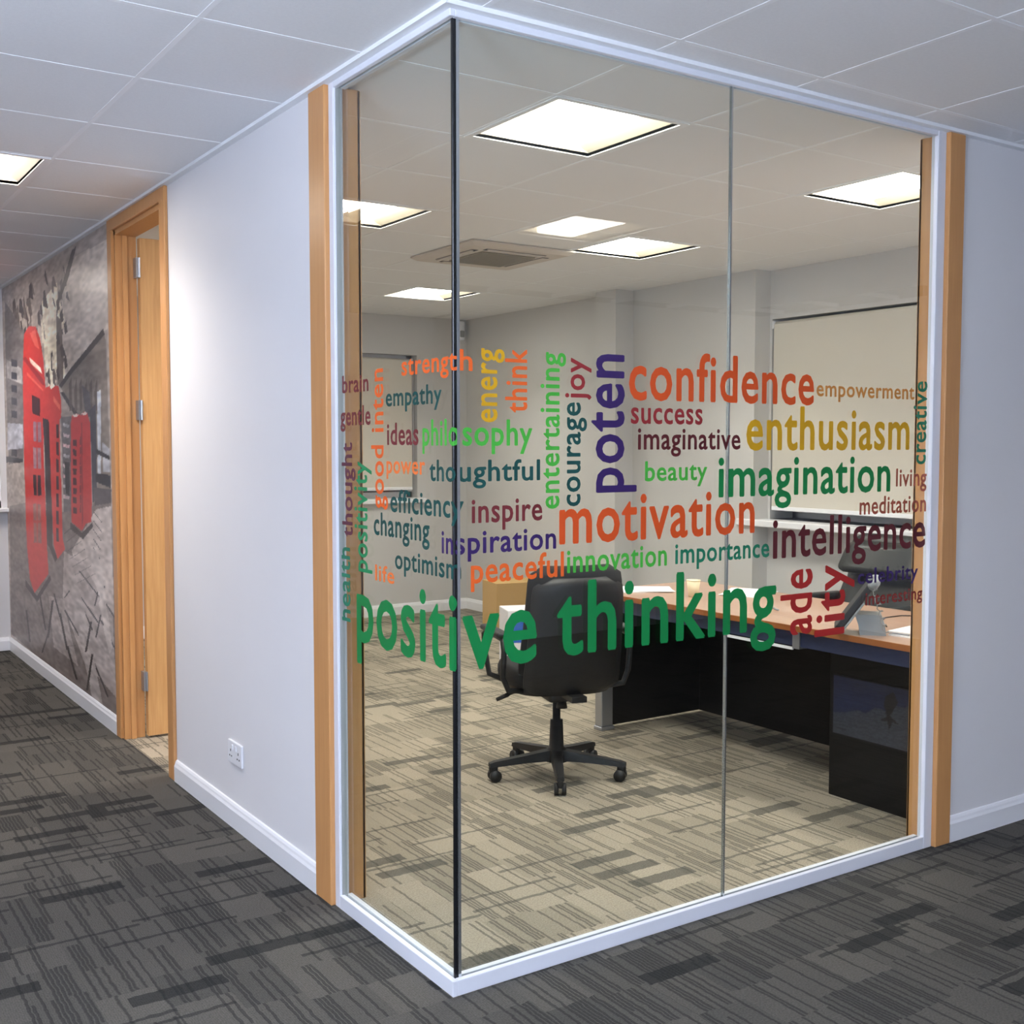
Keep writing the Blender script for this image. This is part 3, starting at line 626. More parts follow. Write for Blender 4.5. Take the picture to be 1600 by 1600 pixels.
((150, 141, 137),[(4.534, 0.71), (4.33, 0.783), (4.072, 0.557), (4.23, 0.492)]),
((150, 141, 137),[(4.399, 0.562), (4.202, 0.638), (3.966, 0.418), (4.12, 0.351)]),
((150, 141, 137),[(4.268, 0.419), (4.077, 0.498), (3.862, 0.282), (4.012, 0.213)]),
((150, 141, 137),[(4.141, 0.28), (3.956, 0.361), (3.761, 0.149), (3.907, 0.078)]),
((150, 141, 137),[(4.018, 0.145), (3.838, 0.228), (3.662, 0.019), (3.805, -0.054)]),
((172, 163, 158),[(3.955, 0.894), (3.806, 0.963), (3.628, 0.803), (3.74, 0.757)]),
((172, 163, 158),[(3.864, 0.773), (3.733, 0.842), (3.584, 0.684), (3.681, 0.637)]),
((172, 163, 158),[(3.776, 0.654), (3.661, 0.723), (3.541, 0.565), (3.624, 0.519)]),
((172, 163, 158),[(3.689, 0.538), (3.59, 0.607), (3.498, 0.448), (3.567, 0.403)]),
((52, 46, 46),[(4.96, 0.537), (4.9, 0.544), (5.068, 0.28), (5.13, 0.271)]),
((52, 46, 46),[(4.762, 0.477), (4.704, 0.484), (4.531, 0.283), (4.586, 0.275)]),
((52, 46, 46),[(4.584, 0.3), (4.529, 0.308), (4.3, 0.139), (4.352, 0.13)]),
((52, 46, 46),[(3.973, 0.528), (3.926, 0.534), (4.066, 0.34), (4.115, 0.332)]),
((52, 46, 46),[(3.961, 0.345), (3.914, 0.352), (4.057, 0.119), (4.106, 0.11)]),
((52, 44, 46),[(5.787, 0.586), (5.41, 0.515), (4.998, 0.693), (4.963, 0.667), (5.415, 0.472), (5.792, 0.54)]),
((196, 52, 48),[(5.698, 2.045), (5.626, 2.269), (5.472, 2.312), (5.248, 2.292), (5.12, 2.204), (5.039, 2.069), (4.986, 1.856), (5.101, 1.501), (5.069, 1.091), (5.057, 0.844), (5.035, 0.697), (5.492, 0.524), (5.632, 0.601), (5.712, 0.837), (5.731, 1.411)]),
((222, 92, 80),[(5.435, 2.262), (5.27, 2.274), (5.147, 2.137), (5.283, 2.167)]),
((150, 36, 40),[(5.69, 2.11), (5.601, 2.121), (5.053, 1.94), (5.019, 1.898), (5.095, 1.91)]),
((214, 190, 176),[(5.475, 2.109), (5.122, 2.017), (5.087, 1.978), (5.437, 2.069)]),
((222, 96, 80),[(5.571, 2.017), (5.06, 1.876), (5.043, 1.859), (5.552, 1.99)]),
((70, 30, 34),[(5.421, 1.856), (5.163, 1.822), (5.175, 1.707), (5.414, 1.733)]),
((120, 88, 100),[(5.4, 1.678), (5.16, 1.67), (5.155, 1.542), (5.395, 1.547)]),
((176, 60, 58),[(5.298, 1.676), (5.258, 1.676), (5.263, 1.542), (5.303, 1.542)]),
((130, 96, 104),[(5.42, 1.509), (5.178, 1.505), (5.174, 1.368), (5.415, 1.368)]),
((176, 60, 58),[(5.317, 1.509), (5.277, 1.509), (5.283, 1.366), (5.324, 1.365)]),
((52, 30, 34),[(5.441, 1.325), (5.198, 1.326), (5.193, 1.193), (5.436, 1.188)]),
((176, 60, 58),[(5.338, 1.327), (5.297, 1.328), (5.303, 1.189), (5.344, 1.187)]),
((122, 78, 70),[(5.463, 1.131), (5.219, 1.138), (5.228, 0.881), (5.473, 0.868)]),
((176, 60, 58),[(5.36, 1.136), (5.319, 1.137), (5.339, 0.873), (5.38, 0.87)]),
((172, 56, 50),[(5.476, 1.019), (5.191, 1.034), (5.193, 1.018), (5.478, 1.001)]),
((48, 38, 40),[(5.113, 1.747), (5.015, 1.761), (4.859, 1.661), (4.856, 1.342), (4.902, 0.897), (4.765, 0.819), (4.84, 0.788), (5.014, 0.888), (5.06, 1.173), (5.063, 1.501)]),
((200, 54, 48),[(5.151, 1.748), (5.06, 1.88), (4.798, 1.896), (4.624, 1.877), (4.564, 1.79), (4.574, 1.687), (4.627, 1.676), (4.616, 1.269), (4.612, 0.957), (4.55, 0.895), (4.766, 0.815), (4.865, 0.899), (4.901, 1.26), (4.93, 1.682), (5.118, 1.698)]),
((226, 110, 90),[(4.77, 1.824), (4.601, 1.764), (4.604, 1.734), (4.773, 1.793)]),
((214, 190, 176),[(4.872, 1.888), (4.762, 1.903), (4.728, 1.882), (4.837, 1.87)]),
((60, 34, 38),[(4.717, 1.651), (4.647, 1.646), (4.647, 1.564), (4.716, 1.568)]),
((60, 34, 38),[(4.727, 1.545), (4.658, 1.541), (4.657, 1.459), (4.727, 1.462)]),
((60, 34, 38),[(4.738, 1.439), (4.668, 1.435), (4.668, 1.353), (4.738, 1.356)]),
((60, 34, 38),[(4.749, 1.332), (4.679, 1.33), (4.678, 1.247), (4.749, 1.249)]),
((60, 34, 38),[(4.76, 1.225), (4.689, 1.223), (4.689, 1.141), (4.759, 1.142)]),
((60, 34, 38),[(4.771, 1.117), (4.7, 1.117), (4.7, 1.034), (4.77, 1.034)]),
((60, 34, 38),[(4.782, 1.009), (4.711, 1.01), (4.71, 0.926), (4.781, 0.925)]),
((60, 34, 38),[(5.007, 1.663), (4.913, 1.67), (4.901, 1.26), (4.976, 1.25)]),
((46, 38, 38),[(4.401, 1.067), (4.122, 1.02), (3.88, 1.092), (3.854, 1.073), (4.095, 0.985), (4.405, 1.024)]),
((196, 52, 50),[(4.33, 1.652), (4.294, 1.696), (4.184, 1.701), (4.063, 1.691), (4.017, 1.708), (3.93, 1.699), (3.877, 1.645), (3.875, 1.504), (3.87, 1.221), (3.895, 1.095), (4.027, 1.077), (4.121, 1.031), (4.368, 1.068), (4.358, 1.352)]),
((226, 170, 164),[(4.294, 1.692), (4.184, 1.701), (4.123, 1.692), (4.201, 1.683)]),
((226, 170, 164),[(4.077, 1.702), (3.973, 1.707), (3.93, 1.695), (4.018, 1.69)]),
((74, 30, 36),[(4.291, 1.555), (4.197, 1.551), (4.201, 1.514), (4.287, 1.518)]),
((128, 40, 44),[(4.119, 1.569), (4.089, 1.568), (4.093, 1.521), (4.123, 1.521)]),
((74, 30, 36),[(4.296, 1.499), (4.202, 1.495), (4.206, 1.459), (4.292, 1.462)]),
((128, 40, 44),[(4.124, 1.514), (4.094, 1.514), (4.098, 1.467), (4.128, 1.467)]),
((74, 30, 36),[(4.301, 1.443), (4.207, 1.44), (4.211, 1.403), (4.297, 1.406)]),
((128, 40, 44),[(4.129, 1.459), (4.098, 1.459), (4.103, 1.412), (4.133, 1.412)]),
((74, 30, 36),[(4.307, 1.387), (4.212, 1.385), (4.216, 1.348), (4.302, 1.35)]),
((128, 40, 44),[(4.134, 1.404), (4.103, 1.405), (4.107, 1.357), (4.138, 1.357)]),
((74, 30, 36),[(4.312, 1.331), (4.217, 1.329), (4.221, 1.292), (4.307, 1.293)]),
((128, 40, 44),[(4.139, 1.349), (4.108, 1.35), (4.112, 1.302), (4.143, 1.302)]),
((74, 30, 36),[(4.317, 1.274), (4.222, 1.273), (4.226, 1.236), (4.313, 1.237)]),
((128, 40, 44),[(4.143, 1.294), (4.113, 1.295), (4.117, 1.247), (4.148, 1.246)]),
((74, 30, 36),[(4.322, 1.218), (4.228, 1.218), (4.231, 1.18), (4.318, 1.18)]),
((128, 40, 44),[(4.148, 1.239), (4.118, 1.24), (4.122, 1.192), (4.153, 1.191)]),
((74, 30, 36),[(4.328, 1.161), (4.233, 1.162), (4.236, 1.124), (4.323, 1.124)]),
((128, 40, 44),[(4.153, 1.184), (4.123, 1.185), (4.127, 1.137), (4.158, 1.136)]),
((150, 40, 42),[(4.082, 1.648), (4.052, 1.647), (4.085, 1.095), (4.12, 1.042)]),
]
#  [(6.276, 2.652), (3.386, 2.614), (3.406, 0.146), (6.362, 0.147)]

def paint(dom, polys, base, ny, nz, fn=None):
    (a0, a1), (c0, c1) = dom; Yg, Zg = np.meshgrid(np.linspace(a0, a1, ny), np.linspace(c0, c1, nz)); img = np.zeros((nz, ny, 3)); img[:] = np.array(base) / 255.
    rs = np.random.RandomState(4)
    def sm(k1, k2):
        n = rs.rand(k2, k1); yi = np.linspace(0, k1 - 1.001, ny); zi = np.linspace(0, k2 - 1.001, nz); y0 = yi.astype(int); z0 = zi.astype(int); fy = yi - y0; fz = (zi - z0)[:, None]
        return (n[z0][:, y0] * (1 - fy) + n[z0][:, y0 + 1] * fy) * (1 - fz) + (n[z0 + 1][:, y0] * (1 - fy) + n[z0 + 1][:, y0 + 1] * fy) * fz
    for col, P in polys:
        ys = np.array([q[0] for q in P]); zs = np.array([q[1] for q in P]); bb = (Yg >= ys.min()) & (Yg <= ys.max()) & (Zg >= zs.min()) & (Zg <= zs.max())
        if not bb.any(): continue
        py, pz = Yg[bb], Zg[bb]; ins = np.zeros(py.shape, bool); j = len(P) - 1
        for i in range(len(P)):
            c = (zs[i] > pz) != (zs[j] > pz)
            with np.errstate(divide='ignore', invalid='ignore'): ins ^= c & (py < (ys[j] - ys[i]) * (pz - zs[i]) / (zs[j] - zs[i] + 1e-12) + ys[i])
            j = i
        sel = np.zeros(bb.shape, bool); sel[bb] = ins; img[sel] = np.array(col) / 255.
    if ny > 200: img = np.where((img[..., :1] > img[..., 1:2] * 1.6), img * 1.05, img * 1.22 + .02)
    red = (img[..., 0] > img[..., 1] * 1.6)
    n = (sm(14, 60) - .5) * .16 + (sm(50, 160) - .5) * .20; n[red] *= .35; img = np.clip(img + n[..., None] * (img.mean(2, keepdims=True) * 1.5), 0, 1)
    return Yg, Zg, img
def print_mesh(name, dom, polys, base, ny, nz, place, m, parent=None):
    Yg, Zg, img = paint(dom, polys, base, ny, nz); N = ny * nz
    co = np.array([place(a, c) for a, c in zip(Yg.ravel(), Zg.ravel())], dtype=np.float32)
    i = np.arange((ny - 1) * (nz - 1)); r, c_ = i // (ny - 1), i % (ny - 1); v0 = r * ny + c_; F = np.stack([v0, v0 + 1, v0 + ny + 1, v0 + ny], 1)[:, ::-1]
    me = bpy.data.meshes.new(name); me.vertices.add(N); me.vertices.foreach_set('co', co.ravel()); me.loops.add(len(F) * 4); me.loops.foreach_set('vertex_index', F.ravel().astype(np.int32))
    me.polygons.add(len(F)); me.polygons.foreach_set('loop_start', (np.arange(len(F)) * 4).astype(np.int32)); me.update(calc_edges=True); me.validate()
    at_ = me.color_attributes.new('print', 'FLOAT_COLOR', 'POINT'); lin = np.where(img <= .04045, img / 12.92, ((img + .055) / 1.055) ** 2.4).reshape(-1, 3)
    at_.data.foreach_set('color', np.concatenate([lin, np.ones((N, 1))], 1).astype(np.float32).ravel())
    me.materials.append(m); o = bpy.data.objects.new(name, me); C.objects.link(o); o.parent = parent; return o
def print_mat(name, rough):
    m = bpy.data.materials.new(name); m.use_nodes = True; a = m.node_tree.nodes.new('ShaderNodeAttribute'); a.attribute_name = 'print'
    b = m.node_tree.nodes['Principled BSDF']; b.inputs['Roughness'].default_value = rough; m.node_tree.links.new(a.outputs['Color'], b.inputs['Base Color']); return m
mur = tag(empty('wall_mural', (0, 4.9, .098)), 'photo mural of red telephone boxes on a grey city street, filling the corridor wall', 'mural')
b = bx(-.004, 0, 3.403, 6.398, .098, ZC - .013); bmesh.ops.translate(b, verts=b.verts, vec=(0, -4.9, -.098)); obj('backing_sheet', b, WHITE, mur)
print_mesh('printed_picture', ((3.404, 6.397), (.099, ZC - .014)), MURAL, (142, 132, 126), 260, 430, lambda a, c: (-.0048, a - 4.9, c - .098), print_mat('mural_print', .35), mur)

# ================================================================== CEILING FITTINGS
def luminaire():
    t = empty('ceiling_light')
    fr = bmesh.new()
    for (x0, x1, y0, y1) in ((-.295, .295, -.295, -.272), (-.295, .295, .272, .295), (-.295, -.272, -.272, .272), (.272, .295, -.272, .272)): box(fr, x0, x1, y0, y1, -.004, .012)
    obj('light_frame', fr, TBAR, t)
    pan = bmesh.new()
    q = [(-.272, 0), (-.272, .012), (-.15, .075), (.15, .075), (.272, .012), (.272, 0), (.285, 0), (.285, .09), (-.285, .09), (-.285, 0)]
    prism(pan, q, -.272, .272, 1); box(pan, -.272, .272, -.285, -.272, 0, .09); box(pan, -.272, .272, .272, .285, 0, .09); obj('reflector_pan', pan, PAN, t)
    obj('diffuser', bx(-.12, .12, -.270, .270, .012, .060, bev=.008), TUBE, t)
    return t
proto = luminaire(); first = True
LBL = ['large glowing square light nearest the glass corner, above the front pane', 'square ceiling light seen through the narrow left pane beside the oak post', 'square ceiling light behind the air-conditioning cassette, left of the front joint',
       'farthest ceiling light, low behind the glass corner joint', 'ceiling light at right, half hidden by the right oak post', 'ceiling light hidden at the far left of the office',
       'corridor ceiling light at the left edge of the picture', 'corridor ceiling light seen only as a reflection in the front glass', 'corridor ceiling light near the mural end', 'corridor ceiling light out of the picture at right']
for (x, y), lb in zip(LAMPS_OFFICE + LAMPS_CORRIDOR, LBL):
    o = proto if first else copy_tree(proto); first = False
    o.location = (x + .3, y + .3, ZC + .001 + .0); tag(o, lb, 'ceiling light', 'recessed square ceiling lights')
# air-conditioning cassette
ac = tag(empty('air_conditioning_cassette', (2.185, 3.18, ZC)), 'square four-way air-conditioning cassette set in the office ceiling', 'air conditioner')
hw = .36
b = bmesh.new()
prism(b, [(-hw, -hw), (hw, -hw), (hw, hw), (-hw, hw)], -.012, -.0025)
r = loft(b, [[Vector((s * (hw - d), t_ * (hw - d), z)) for s, t_ in ((-1, -1), (1, -1), (1, 1), (-1, 1))] for d, z in ((.0, -.012), (.03, -.03))])
obj('fascia', b, ACW, ac)
obj('intake_grille', bx(-.19, .19, -.19, .19, -.038, -.030, bev=.004), ACG, ac)
for k in range(14):
    y = -.17 + k * .0262; obj('grille_bar', bx(-.18, .18, y - .004, y + .004, -.042, -.038), ACG, ac)
for k in range(4):
    M_ = Matrix.Rotation(R(90 * k), 4, 'Z')
    obj('air_slot', bx(-.21, .21, .228, .272, -.0315, -.0295, M_=M_), DARK, ac)
    if k in (0, 3): obj('air_flap', bx(-.20, .20, .230, .268, -.0345, -.032, M_=M_), ACW, ac)
    else: obj('air_flap', bx(-.20, .20, .256, .270, -.040, -.032, M_=M_), ACW, ac)
# detector in the far corner
t = tag(empty('motion_detector', (3.87, Y1 - .03, 2.57)), 'small white detector high on the far wall near the corner', 'sensor')
b = bmesh.new(); box(b, -.032, .032, -.03, .03, -.085, .085, bev=.012, seg=2); obj('housing', b, WHITE, t, True)
b = bmesh.new(); box(b, -.022, .022, -.036, -.026, -.06, .0, bev=.008, seg=2); obj('sensor_lens', b, GREY, t, True)

# ================================================================== SOCKET
t = tag(empty('wall_socket', (0, 1.665, .302)), 'white double switched socket low on the left corridor wall', 'socket')
obj('faceplate', bx(-.010, 0, -.075, .075, -.045, .045, bev=.003, seg=2), WHITE, t)
for s in (-1, 1):
    obj('rocker_switch', bx(-.014, -.009, s * .018 - .006, s * .018 + .006, .012, .032, bev=.001), WHITE, t)
    for (dy, dz, a, h) in ((0, .006, .003, .005), (-.011, -.016, .004, .003), (.011, -.016, .004, .003)):
        obj('pin_hole', bx(-.0106, -.0098, s * .042 + dy - a, s * .042 + dy + a, dz - h, dz + h), DARK, t)

# ================================================================== DESK
DX0, DX1, DY0, DY1, DZ = 2.17, 2.95, .12, 2.20, .74
dk = tag(empty('office_desk', (2.56, 1.16, 0)), 'long dark desk with a cherry-coloured top behind the front glass', 'desk')
at(dk, 'desktop', bx(DX0 + .004, DX1, DY0, DY1, DZ - .025, DZ, bev=.002), CHERRY)
at(dk, 'edge_band', bx(DX0, DX0 + .004, DY0, DY1, DZ - .026, DZ - .001), CHERRYE, label='darker orange-brown front edge')
at(dk, 'support_beam', bx(DX0 + .03, DX0 + .07, DY0 + .04, DY1 - .1, DZ - .095, DZ - .026), BLUESTEEL, label='blue-grey steel beam under the top')
at(dk, 'beam_joint', bx(DX0 + .022, DX0 + .075, .735, .775, DZ - .105, DZ - .026), SILVER)
at(dk, 'cable_strip', bx(DX0 + .022, DX0 + .030, .775, 1.19, .628, .640), WHITE, label='thin white strip under the beam')
at(dk, 'modesty_panel', bx(2.87, 2.89, .66, 2.07, .02, DZ - .03), ESPRESSO)
at(dk, 'end_panel', bx(2.235, 2.93, 2.07, 2.11, .02, DZ - .026, bev=.002), ESPRESSO)
at(dk, 'leg', bx(2.155, 2.232, 2.06, 2.12, .02, DZ - .026, bev=.004), SILVER, label='silver leg at the far end')
at(dk, 'foot', bx(2.15, 2.24, 2.055, 2.125, 0, .02, bev=.003), SILVER)
ped = tag(empty('desk_pedestal', (2.6, .44, 0)), 'near-black drawer pedestal under the near end of the desk', 'drawer unit')
at(ped, 'pedestal_carcass', bx(2.30, 2.90, .215, .655, .0, DZ - .10, bev=.003), ESPRESSO)
for k in range(3):
    d_ = at(ped, 'drawer', bx(2.902, 2.918, .222, .648, .03 + k * .2, .22 + k * .2, bev=.002), ESPRESSO)
    h_ = at(ped, 'drawer_handle', bx(2.918, 2.935, .38, .50, .14 + k * .2, .15 + k * .2), SILVER); h_.parent = d_
pic = tag(empty('picture_print', (2.30, .44, .40)), 'dark blue and grey printed picture on the side of the black pedestal', 'picture')
obj('picture_backing', bx(-.004, -.0005, -.195, .195, -.125, .135), DARK, pic)
def arc(a0, a1, pts): return pts
PP = [((44, 48, 58), [(-.195, -.125), (.195, -.125), (.195, -.035), (.12, -.02), (.06, .0), (.02, -.005), (-.03, .03), (-.08, .025), (-.13, .06), (-.17, .055), (-.195, .07)]),
      ((8, 9, 12), [(-.11, .02), (-.14, .07), (-.12, .11), (-.08, .09), (-.07, .05), (-.09, .0)]), ((10, 11, 14), [(-.15, -.02), (-.10, .01), (-.05, -.02), (-.09, -.015), (-.10, -.05), (-.115, -.015)]),
      ((24, 27, 34), [(.12, -.10), (.175, -.10), (.175, -.092), (.12, -.092)])]
PP = [(c, [(-a, z) for a, z in P]) for c, P in PP]
print_mesh('printed_picture', ((-.19, .19), (-.12, .13)), [(c, [(-a, z) for a, z in P]) for c, P in PP], (12, 24, 54), 80, 54, lambda a, c: (-.005, a, c), print_mat('picture_print', .3), pic)

# ================================================================== THINGS ON THE DESK
def sheet_stack(name, cx, cy, rz, w_, h_, n, label, z0=DZ, sub='paper_sheet'):
    t = tag(empty(name, (cx, cy, z0), rz), label, 'papers'); rnd = random.Random(int(cx * 1000))
    for k in range(n):
        M_ = Matrix.Translation((rnd.uniform(-.015, .015), rnd.uniform(-.015, .015), .0005 + k * .004)) @ Matrix.Rotation(R(rnd.uniform(-9, 9)), 4, 'Z')
        obj(sub, box(bmesh.new(), -w_ / 2, w_ / 2, -h_ / 2, h_ / 2, 0, .0034, M_=M_), PAPER, t)
    return t
sheet_stack('paper_stack', 2.43, .24, R(10), .22, .28, 5, 'untidy stack of white papers at the near right end of the desk')
sheet_stack('paper_sheets', 2.42, 2.03, R(-30), .30, .21, 2, 'white papers on the desk end, left of the cream cup')
sheet_stack('paper_sheets', 2.78, 1.62, R(25), .30, .21, 2, 'white papers on the desk, right of the cream cup')
cup = tag(empty('paper_cup', (2.46, 1.69, DZ)), 'small cream paper cup between the white papers on the desk', 'cup')
bm = bmesh.new(); loft(bm, [[Vector((r_ * math.cos(a * math.pi / 10), r_ * math.sin(a * math.pi / 10), z)) for a in range(20)] for r_, z in ((.025, 0), (.036, .085), (.034, .085), (.024, .006))]); CUPM = mat('cream_cup', rgb(240, 226, 190), .6)
obj('cup_wall', bm, CUPM, cup, True)
bm = bmesh.new(); tube(bm, [(.036 * math.cos(a * math.pi / 8), .036 * math.sin(a * math.pi / 8), .085) for a in range(17)], .002, 6); obj('rolled_rim', bm, CUPM, cup, True)
pen = tag(empty('pen', (2.47, 1.14, DZ + .005), R(60)), 'grey pen lying on the open middle of the desk', 'pen')
obj('barrel', tube(bmesh.new(), [(-.06, 0, 0), (.05, 0, 0)], .0045, 8), GREY, pen, True); obj('pen_tip', tube(bmesh.new(), [(.05, 0, 0), (.065, 0, -.002)], [.004, .001], 8), PLASTIC, pen)
# desk telephone, seen from its back: a raised wedge on a stand with the handset on top
ph = tag(empty('desk_telephone', (2.235, .49, DZ), R(-50)), 'grey desk telephone leaning back on its stand, beside the near papers', 'telephone')
A_ = Matrix.Translation((-.05, 0, .008)) @ Matrix.Rotation(R(-55), 4, 'Y')
obj('phone_body', box(bmesh.new(), 0, .235, -.085, .085, .0, .028, bev=.006, seg=2, M_=A_), PLASTIC, ph, label='dark slanted body')
obj('phone_edge', box(bmesh.new(), .004, .16, -.087, .087, -.009, -.001, bev=.002, M_=A_), PHONEG, ph, label='silver rim along the underside')
obj('phone_stand', loft(bmesh.new(), [[Vector((x, y, z)) for x, y in ((-.02 + o, -.06), (.085 + o, -.06), (.085 + o, .06), (-.02 + o, .06))] for z, o in ((0, .05), (.04, .045), (.085, .03))]), PHONEG, ph, label='pale grey wedge stand')
hp = [Vector((.075, -.10, .205)), Vector((.092, -.075, .222)), Vector((.10, 0, .232)), Vector((.092, .075, .222)), Vector((.075, .10, .205))]
obj('handset', tube(bmesh.new(), hp, [.021, .017, .013, .017, .021], 10), PHONEG, ph, True)
cp = [(.085 + .011 * math.cos(k * 1.25) + .0016 * k, -.105 + .001 * k, .195 - .0058 * k + .009 * math.sin(k * 1.25)) for k in range(32)]
obj('coiled_cord', tube(bmesh.new(), cp, .0022, 6), GREY, ph, True)
ms = tag(empty('computer_mouse', (2.80, .56, DZ), R(20)), 'small black mouse with its cable near the back of the desk', 'mouse')
bm = bmesh.new(); bmesh.ops.create_uvsphere(bm, u_segments=16, v_segments=10, radius=1)
for v in bm.verts: v.co = Vector((v.co.x * .055, v.co.y * .031, max(v.co.z, 0) * .034))
obj('mouse_body', bm, PLASTIC, ms, True)
obj('scroll_wheel', tube(bmesh.new(), [(.025, -.003, .028), (.025, .003, .028)], .008, 10), GREY, ms)
obj('mouse_cable', tube(bmesh.new(), [(.05, 0, .006), (.06, .03, .003), (.02, .10, .003), (-.08, .14, .003), (-.2, .12, .003), (-.34, .05, .003)], .0025, 6), PLASTIC, ms, True)

# ================================================================== CHAIRS
def cushion(w_, d_, h_, crown, rad, nx=14, ny=14):
    """soft pad centred on origin in xy, thickness h_, rounded outline"""
    bm = bmesh.new(); rings = []
    def outline(sx, sy, z, n=40, e=3.2):
        out = []
        for k in range(n):
            a = 2 * math.pi * k / n; c, s = math.cos(a), math.sin(a)
            out.append(Vector((sx * math.copysign(abs(c) ** (2 / e), c), sy * math.copysign(abs(s) ** (2 / e), s), z)))
        return out
    for f, z in ((.90, -h_ / 2), (.98, -h_ * .40), (1, -h_ * .1), (1, h_ * .15), (.965, h_ * .40), (.90, h_ * .5), (.6, h_ * .5 + crown * .7), (.2, h_ * .5 + crown)):
        rings.append(outline(w_ / 2 * f, d_ / 2 * f, z))
    return loft(bm, rings)
ch = tag(empty('task_chair', (1.48, 1.545, 0), R(-16)), 'black fabric office swivel chair on five castors in front of the desk', 'chair')
bm = cushion(.50, .48, .09, .02, .1); bmesh.ops.translate(bm, verts=bm.verts, vec=(0, .02, .485)); obj('seat', bm, BLACK, ch, True)
bm = cushion(.46, .44, .04, 0, .1); bmesh.ops.translate(bm, verts=bm.verts, vec=(0, .02, .430)); obj('seat_shell', bm, PLASTIC, ch, True)
# backrest: curved pad (chair faces local +y, back at local -y)
def back_pad(w0, w1, z0, z1, yb, thick, curve, bow, n=14, m_=10, rr=.06):
    bm = bmesh.new(); F = []; 
    for side in (0, 1):
        G = []
        for i in range(n + 1):
            v = i / n; row = []
            z = z0 + (z1 - z0) * v; wv = (w0 + (w1 - w0) * v) / 2
            er = min(v, 1 - v) * (z1 - z0) / rr
            inset = rr * (1 - math.sqrt(max(0, 1 - (1 - min(er, 1)) ** 2))) if er < 1 else 0
            for j in range(m_ + 1):
                u = j / m_ * 2 - 1; x = u * (wv - inset)
                ew = min(1, (1 - abs(u)) * 4 + .25) * min(1, min(v, 1 - v) * 6 + .25)
                y = yb - bow * math.sin(v * math.pi) - (v - .3) * .10 + curve * u * u + (thick / 2) * ew * (1 if side else -1)
                row.append(bm.verts.new((x, y, z)))
            G.append(row)
        F.append(G)
        for i in range(n):
            for j in range(m_): bm.faces.new((G[i][j], G[i][j + 1], G[i + 1][j + 1], G[i + 1][j]))
    A, B = F
    for i in range(n):
        for j in (0, m_): bm.faces.new((A[i][j], A[i + 1][j], B[i + 1][j], B[i][j]))
    for j in range(m_):
        for i in (0, n): bm.faces.new((A[i][j], A[i][j + 1], B[i][j + 1], B[i][j]))
    bmesh.ops.recalc_face_normals(bm, faces=bm.faces); return bm
obj('backrest', back_pad(.48, .43, .48, 1.0, -.215, .07, .045, .015), BLACK, ch, True)
obj('backrest_shell', back_pad(.46, .42, .42, .95, -.250, .025, .045, .015), PLASTIC, ch, True, label='hard plastic shell behind the backrest')
obj('back_bracket', box(bmesh.new(), -.035, .035, -.29, -.05, .40, .425), PLASTIC, ch)
for s in (-1, 1):
    bm = tube(bmesh.new(), [(s * .20, -.12, .43), (s * .275, -.13, .44), (s * .30, -.13, .50), (s * .30, -.15, .62), (s * .30, -.13, .668), (s * .30, .10, .675), (s * .30, .16, .65), (s * .30, .15, .58), (s * .29, .11, .47), (s * .20, .08, .43)], .013, 10)
    ar = obj('armrest', bm, PLASTIC, ch, True)
    b2 = bmesh.new(); box(b2, s * .30 - .028, s * .30 + .028, -.14, .14, .674, .70, bev=.011, seg=2); obj('arm_pad', b2, PLASTIC, ar, True)
obj('tilt_mechanism', bx(-.07, .07, -.10, .10, .36, .415, bev=.015, seg=2), PLASTIC, ch, True)
obj('tension_knob', tube(bmesh.new(), [(.0, -.07, .36), (0.0, -.07, .33)], [.02, .026], 12), PLASTIC, ch, True)
obj('height_lever', tube(bmesh.new(), [(-.06, .02, .395), (-.17, .03, .40), (-.22, .03, .385), (-.225, .03, .385), (-.28, .03, .365)], [.005, .005, .006, .011, .009], 8), PLASTIC, ch, True)
bm = tube(bmesh.new(), [(0, 0, .075), (0, 0, .13), (0, 0, .131), (0, 0, .26), (0, 0, .261), (0, 0, .36)], [.042, .040, .034, .029, .018, .018], 20); obj('gas_column', bm, PLASTIC, ch, True)
obj('hub', tube(bmesh.new(), [(0, 0, .07), (0, 0, .125)], [.055, .045], 20), PLASTIC, ch, True)
for k in range(5):
    a = R(21 + 16 + 72 * k); M_ = Matrix.Rotation(a, 4, 'Z')
    bm = loft(bmesh.new(), [[M_ @ Vector((x, s_ * w_, z)) for s_, z in ((-1, z0), (1, z0), (.8, z1), (-.8, z1))] for x, w_, z0, z1 in ((.03, .028, .075, .125), (.16, .024, .075, .108), (.30, .019, .068, .092), (.325, .016, .068, .085))])
    obj('base_leg', bm, PLASTIC, ch)
    cs = obj('castor', box(bmesh.new(), .286, .326, -.012, .012, .035, .072, bev=.006, M_=M_), PLASTIC, ch)
    for s in (-1, 1):
        bm = bmesh.new(); tube(bm, [(.300, s * .008, .027), (.300, s * .026, .027)], .027, 16)
        for v in bm.verts: v.co = M_ @ v.co
        obj('castor_wheel', bm, PLASTIC, cs, True)

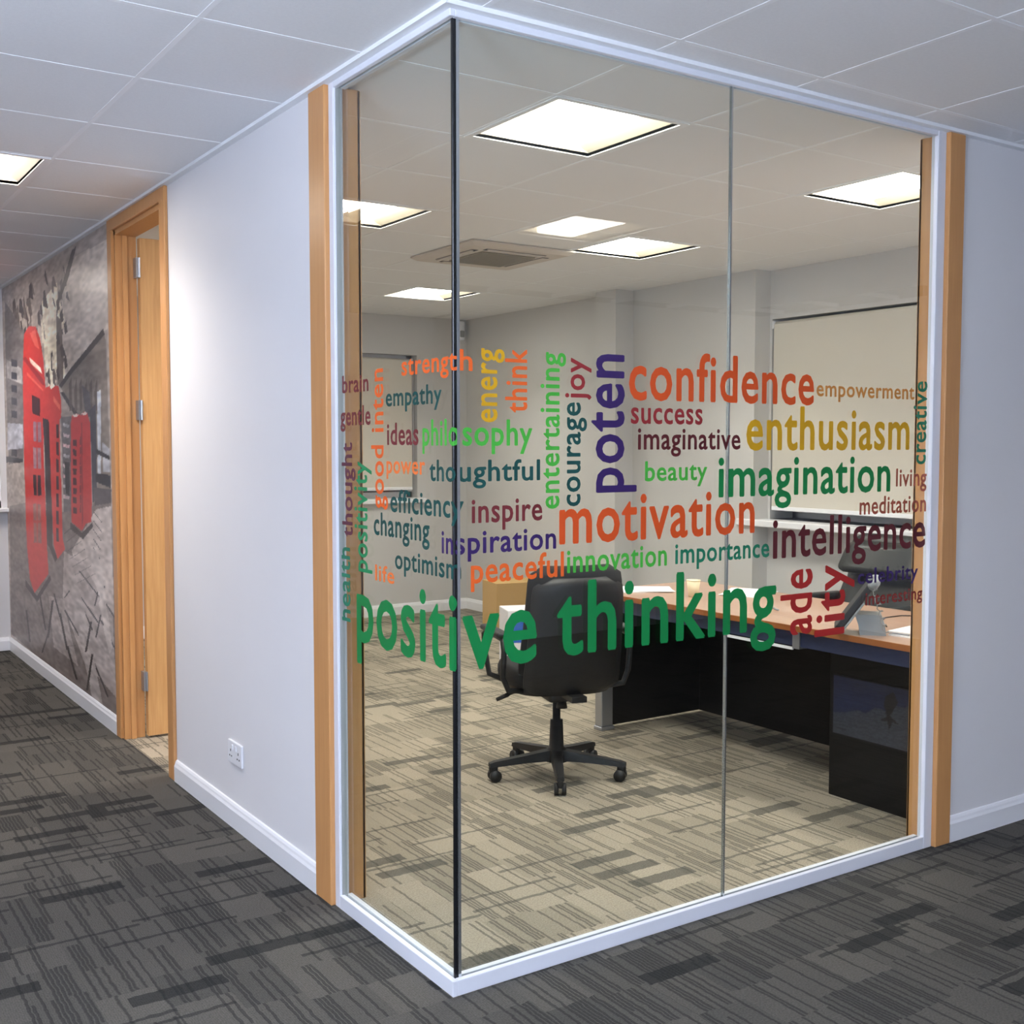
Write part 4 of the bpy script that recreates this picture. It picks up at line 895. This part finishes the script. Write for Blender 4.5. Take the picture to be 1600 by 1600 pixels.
# executive chair behind the desk, facing it
ex = tag(empty('executive_chair', (3.30, 1.33, 0), R(84)), 'padded dark green-grey leather chair behind the desk by the blind', 'chair')
bm = cushion(.54, .50, .12, .03, .1); bmesh.ops.translate(bm, verts=bm.verts, vec=(0, 0, .48)); obj('seat', bm, LEATHER, ex, True)
obj('backrest', back_pad(.64, .62, .50, 1.03, -.26, .11, .05, .02, rr=.07), LEATHER, ex, True)
bm = back_pad(.58, .58, .82, .99, -.215, .10, .05, .0, rr=.05); obj('head_roll', bm, LEATHER, ex, True)
bm = back_pad(.58, .58, .60, .80, -.20, .10, .05, .0, rr=.05); obj('lumbar_roll', bm, LEATHER, ex, True)
for s in (-1, 1):
    ar = obj('armrest', tube(bmesh.new(), [(s * .24, -.18, .45), (s * .32, -.18, .50), (s * .32, -.16, .66), (s * .32, .12, .68), (s * .31, .18, .60), (s * .24, .14, .45)], .018, 10), PLASTIC, ex, True)
    obj('arm_pad', bx(s * .32 - .035, s * .32 + .035, -.20, .14, .665, .70, bev=.014, seg=2), LEATHER, ar, True)
obj('gas_column', tube(bmesh.new(), [(0, 0, .08), (0, 0, .43)], [.035, .025], 16), PLASTIC, ex, True)
for k in range(5):
    M_ = Matrix.Rotation(R(10 + 72 * k), 4, 'Z')
    bm = loft(bmesh.new(), [[M_ @ Vector((x, s_ * w_, z)) for s_, z in ((-1, z0), (1, z0), (.8, z1), (-.8, z1))] for x, w_, z0, z1 in ((.0, .03, .075, .13), (.30, .019, .066, .09))]); obj('base_leg', bm, PLASTIC, ex)
    bm = bmesh.new(); tube(bm, [(.29, -.022, .027), (.29, .022, .027)], .027, 14)
    for v in bm.verts: v.co = M_ @ v.co
    obj('castor_wheel', bm, PLASTIC, ex, True)

# ================================================================== BOXES ON THE FLOOR
cb = tag(empty('cardboard_box', (3.62, 5.10, 0), R(-12)), 'plain brown cardboard box on the floor behind the swivel chair', 'box')
for (n_, a) in (('box_side', (-.20, .20, -.16, -.155, 0, .40)), ('box_side', (-.20, .20, .155, .16, 0, .40)), ('box_side', (-.20, -.195, -.155, .155, 0, .40)), ('box_side', (.195, .20, -.155, .155, 0, .40)), ('box_base', (-.195, .195, -.155, .155, 0, .005))): obj(n_, bx(*a), CARD, cb)
obj('top_flap', bx(-.20, .20, -.16, -.002, .40, .405), CARD, cb); obj('top_flap', bx(-.20, .20, .002, .16, .40, .405), CARD, cb)
WB = mat('white_carton', rgb(226, 222, 226), .6); BL = mat('blue_print', rgb(48, 96, 190), .5)
wb = tag(empty('printed_carton', (2.62, 3.45, 0), R(-20)), 'white carton with blue printing on the floor beside the swivel chair', 'box')
obj('carton_body', bx(-.15, .15, -.12, .12, 0, .46, bev=.004), WB, wb)
obj('blue_panel', bx(-.12, .02, -.1212, -.1198, .25, .44), BL, wb, label='blue printed block'); obj('blue_panel', bx(-.10, .0, -.1212, -.1198, .10, .19), BL, wb, label='smaller blue printed block')
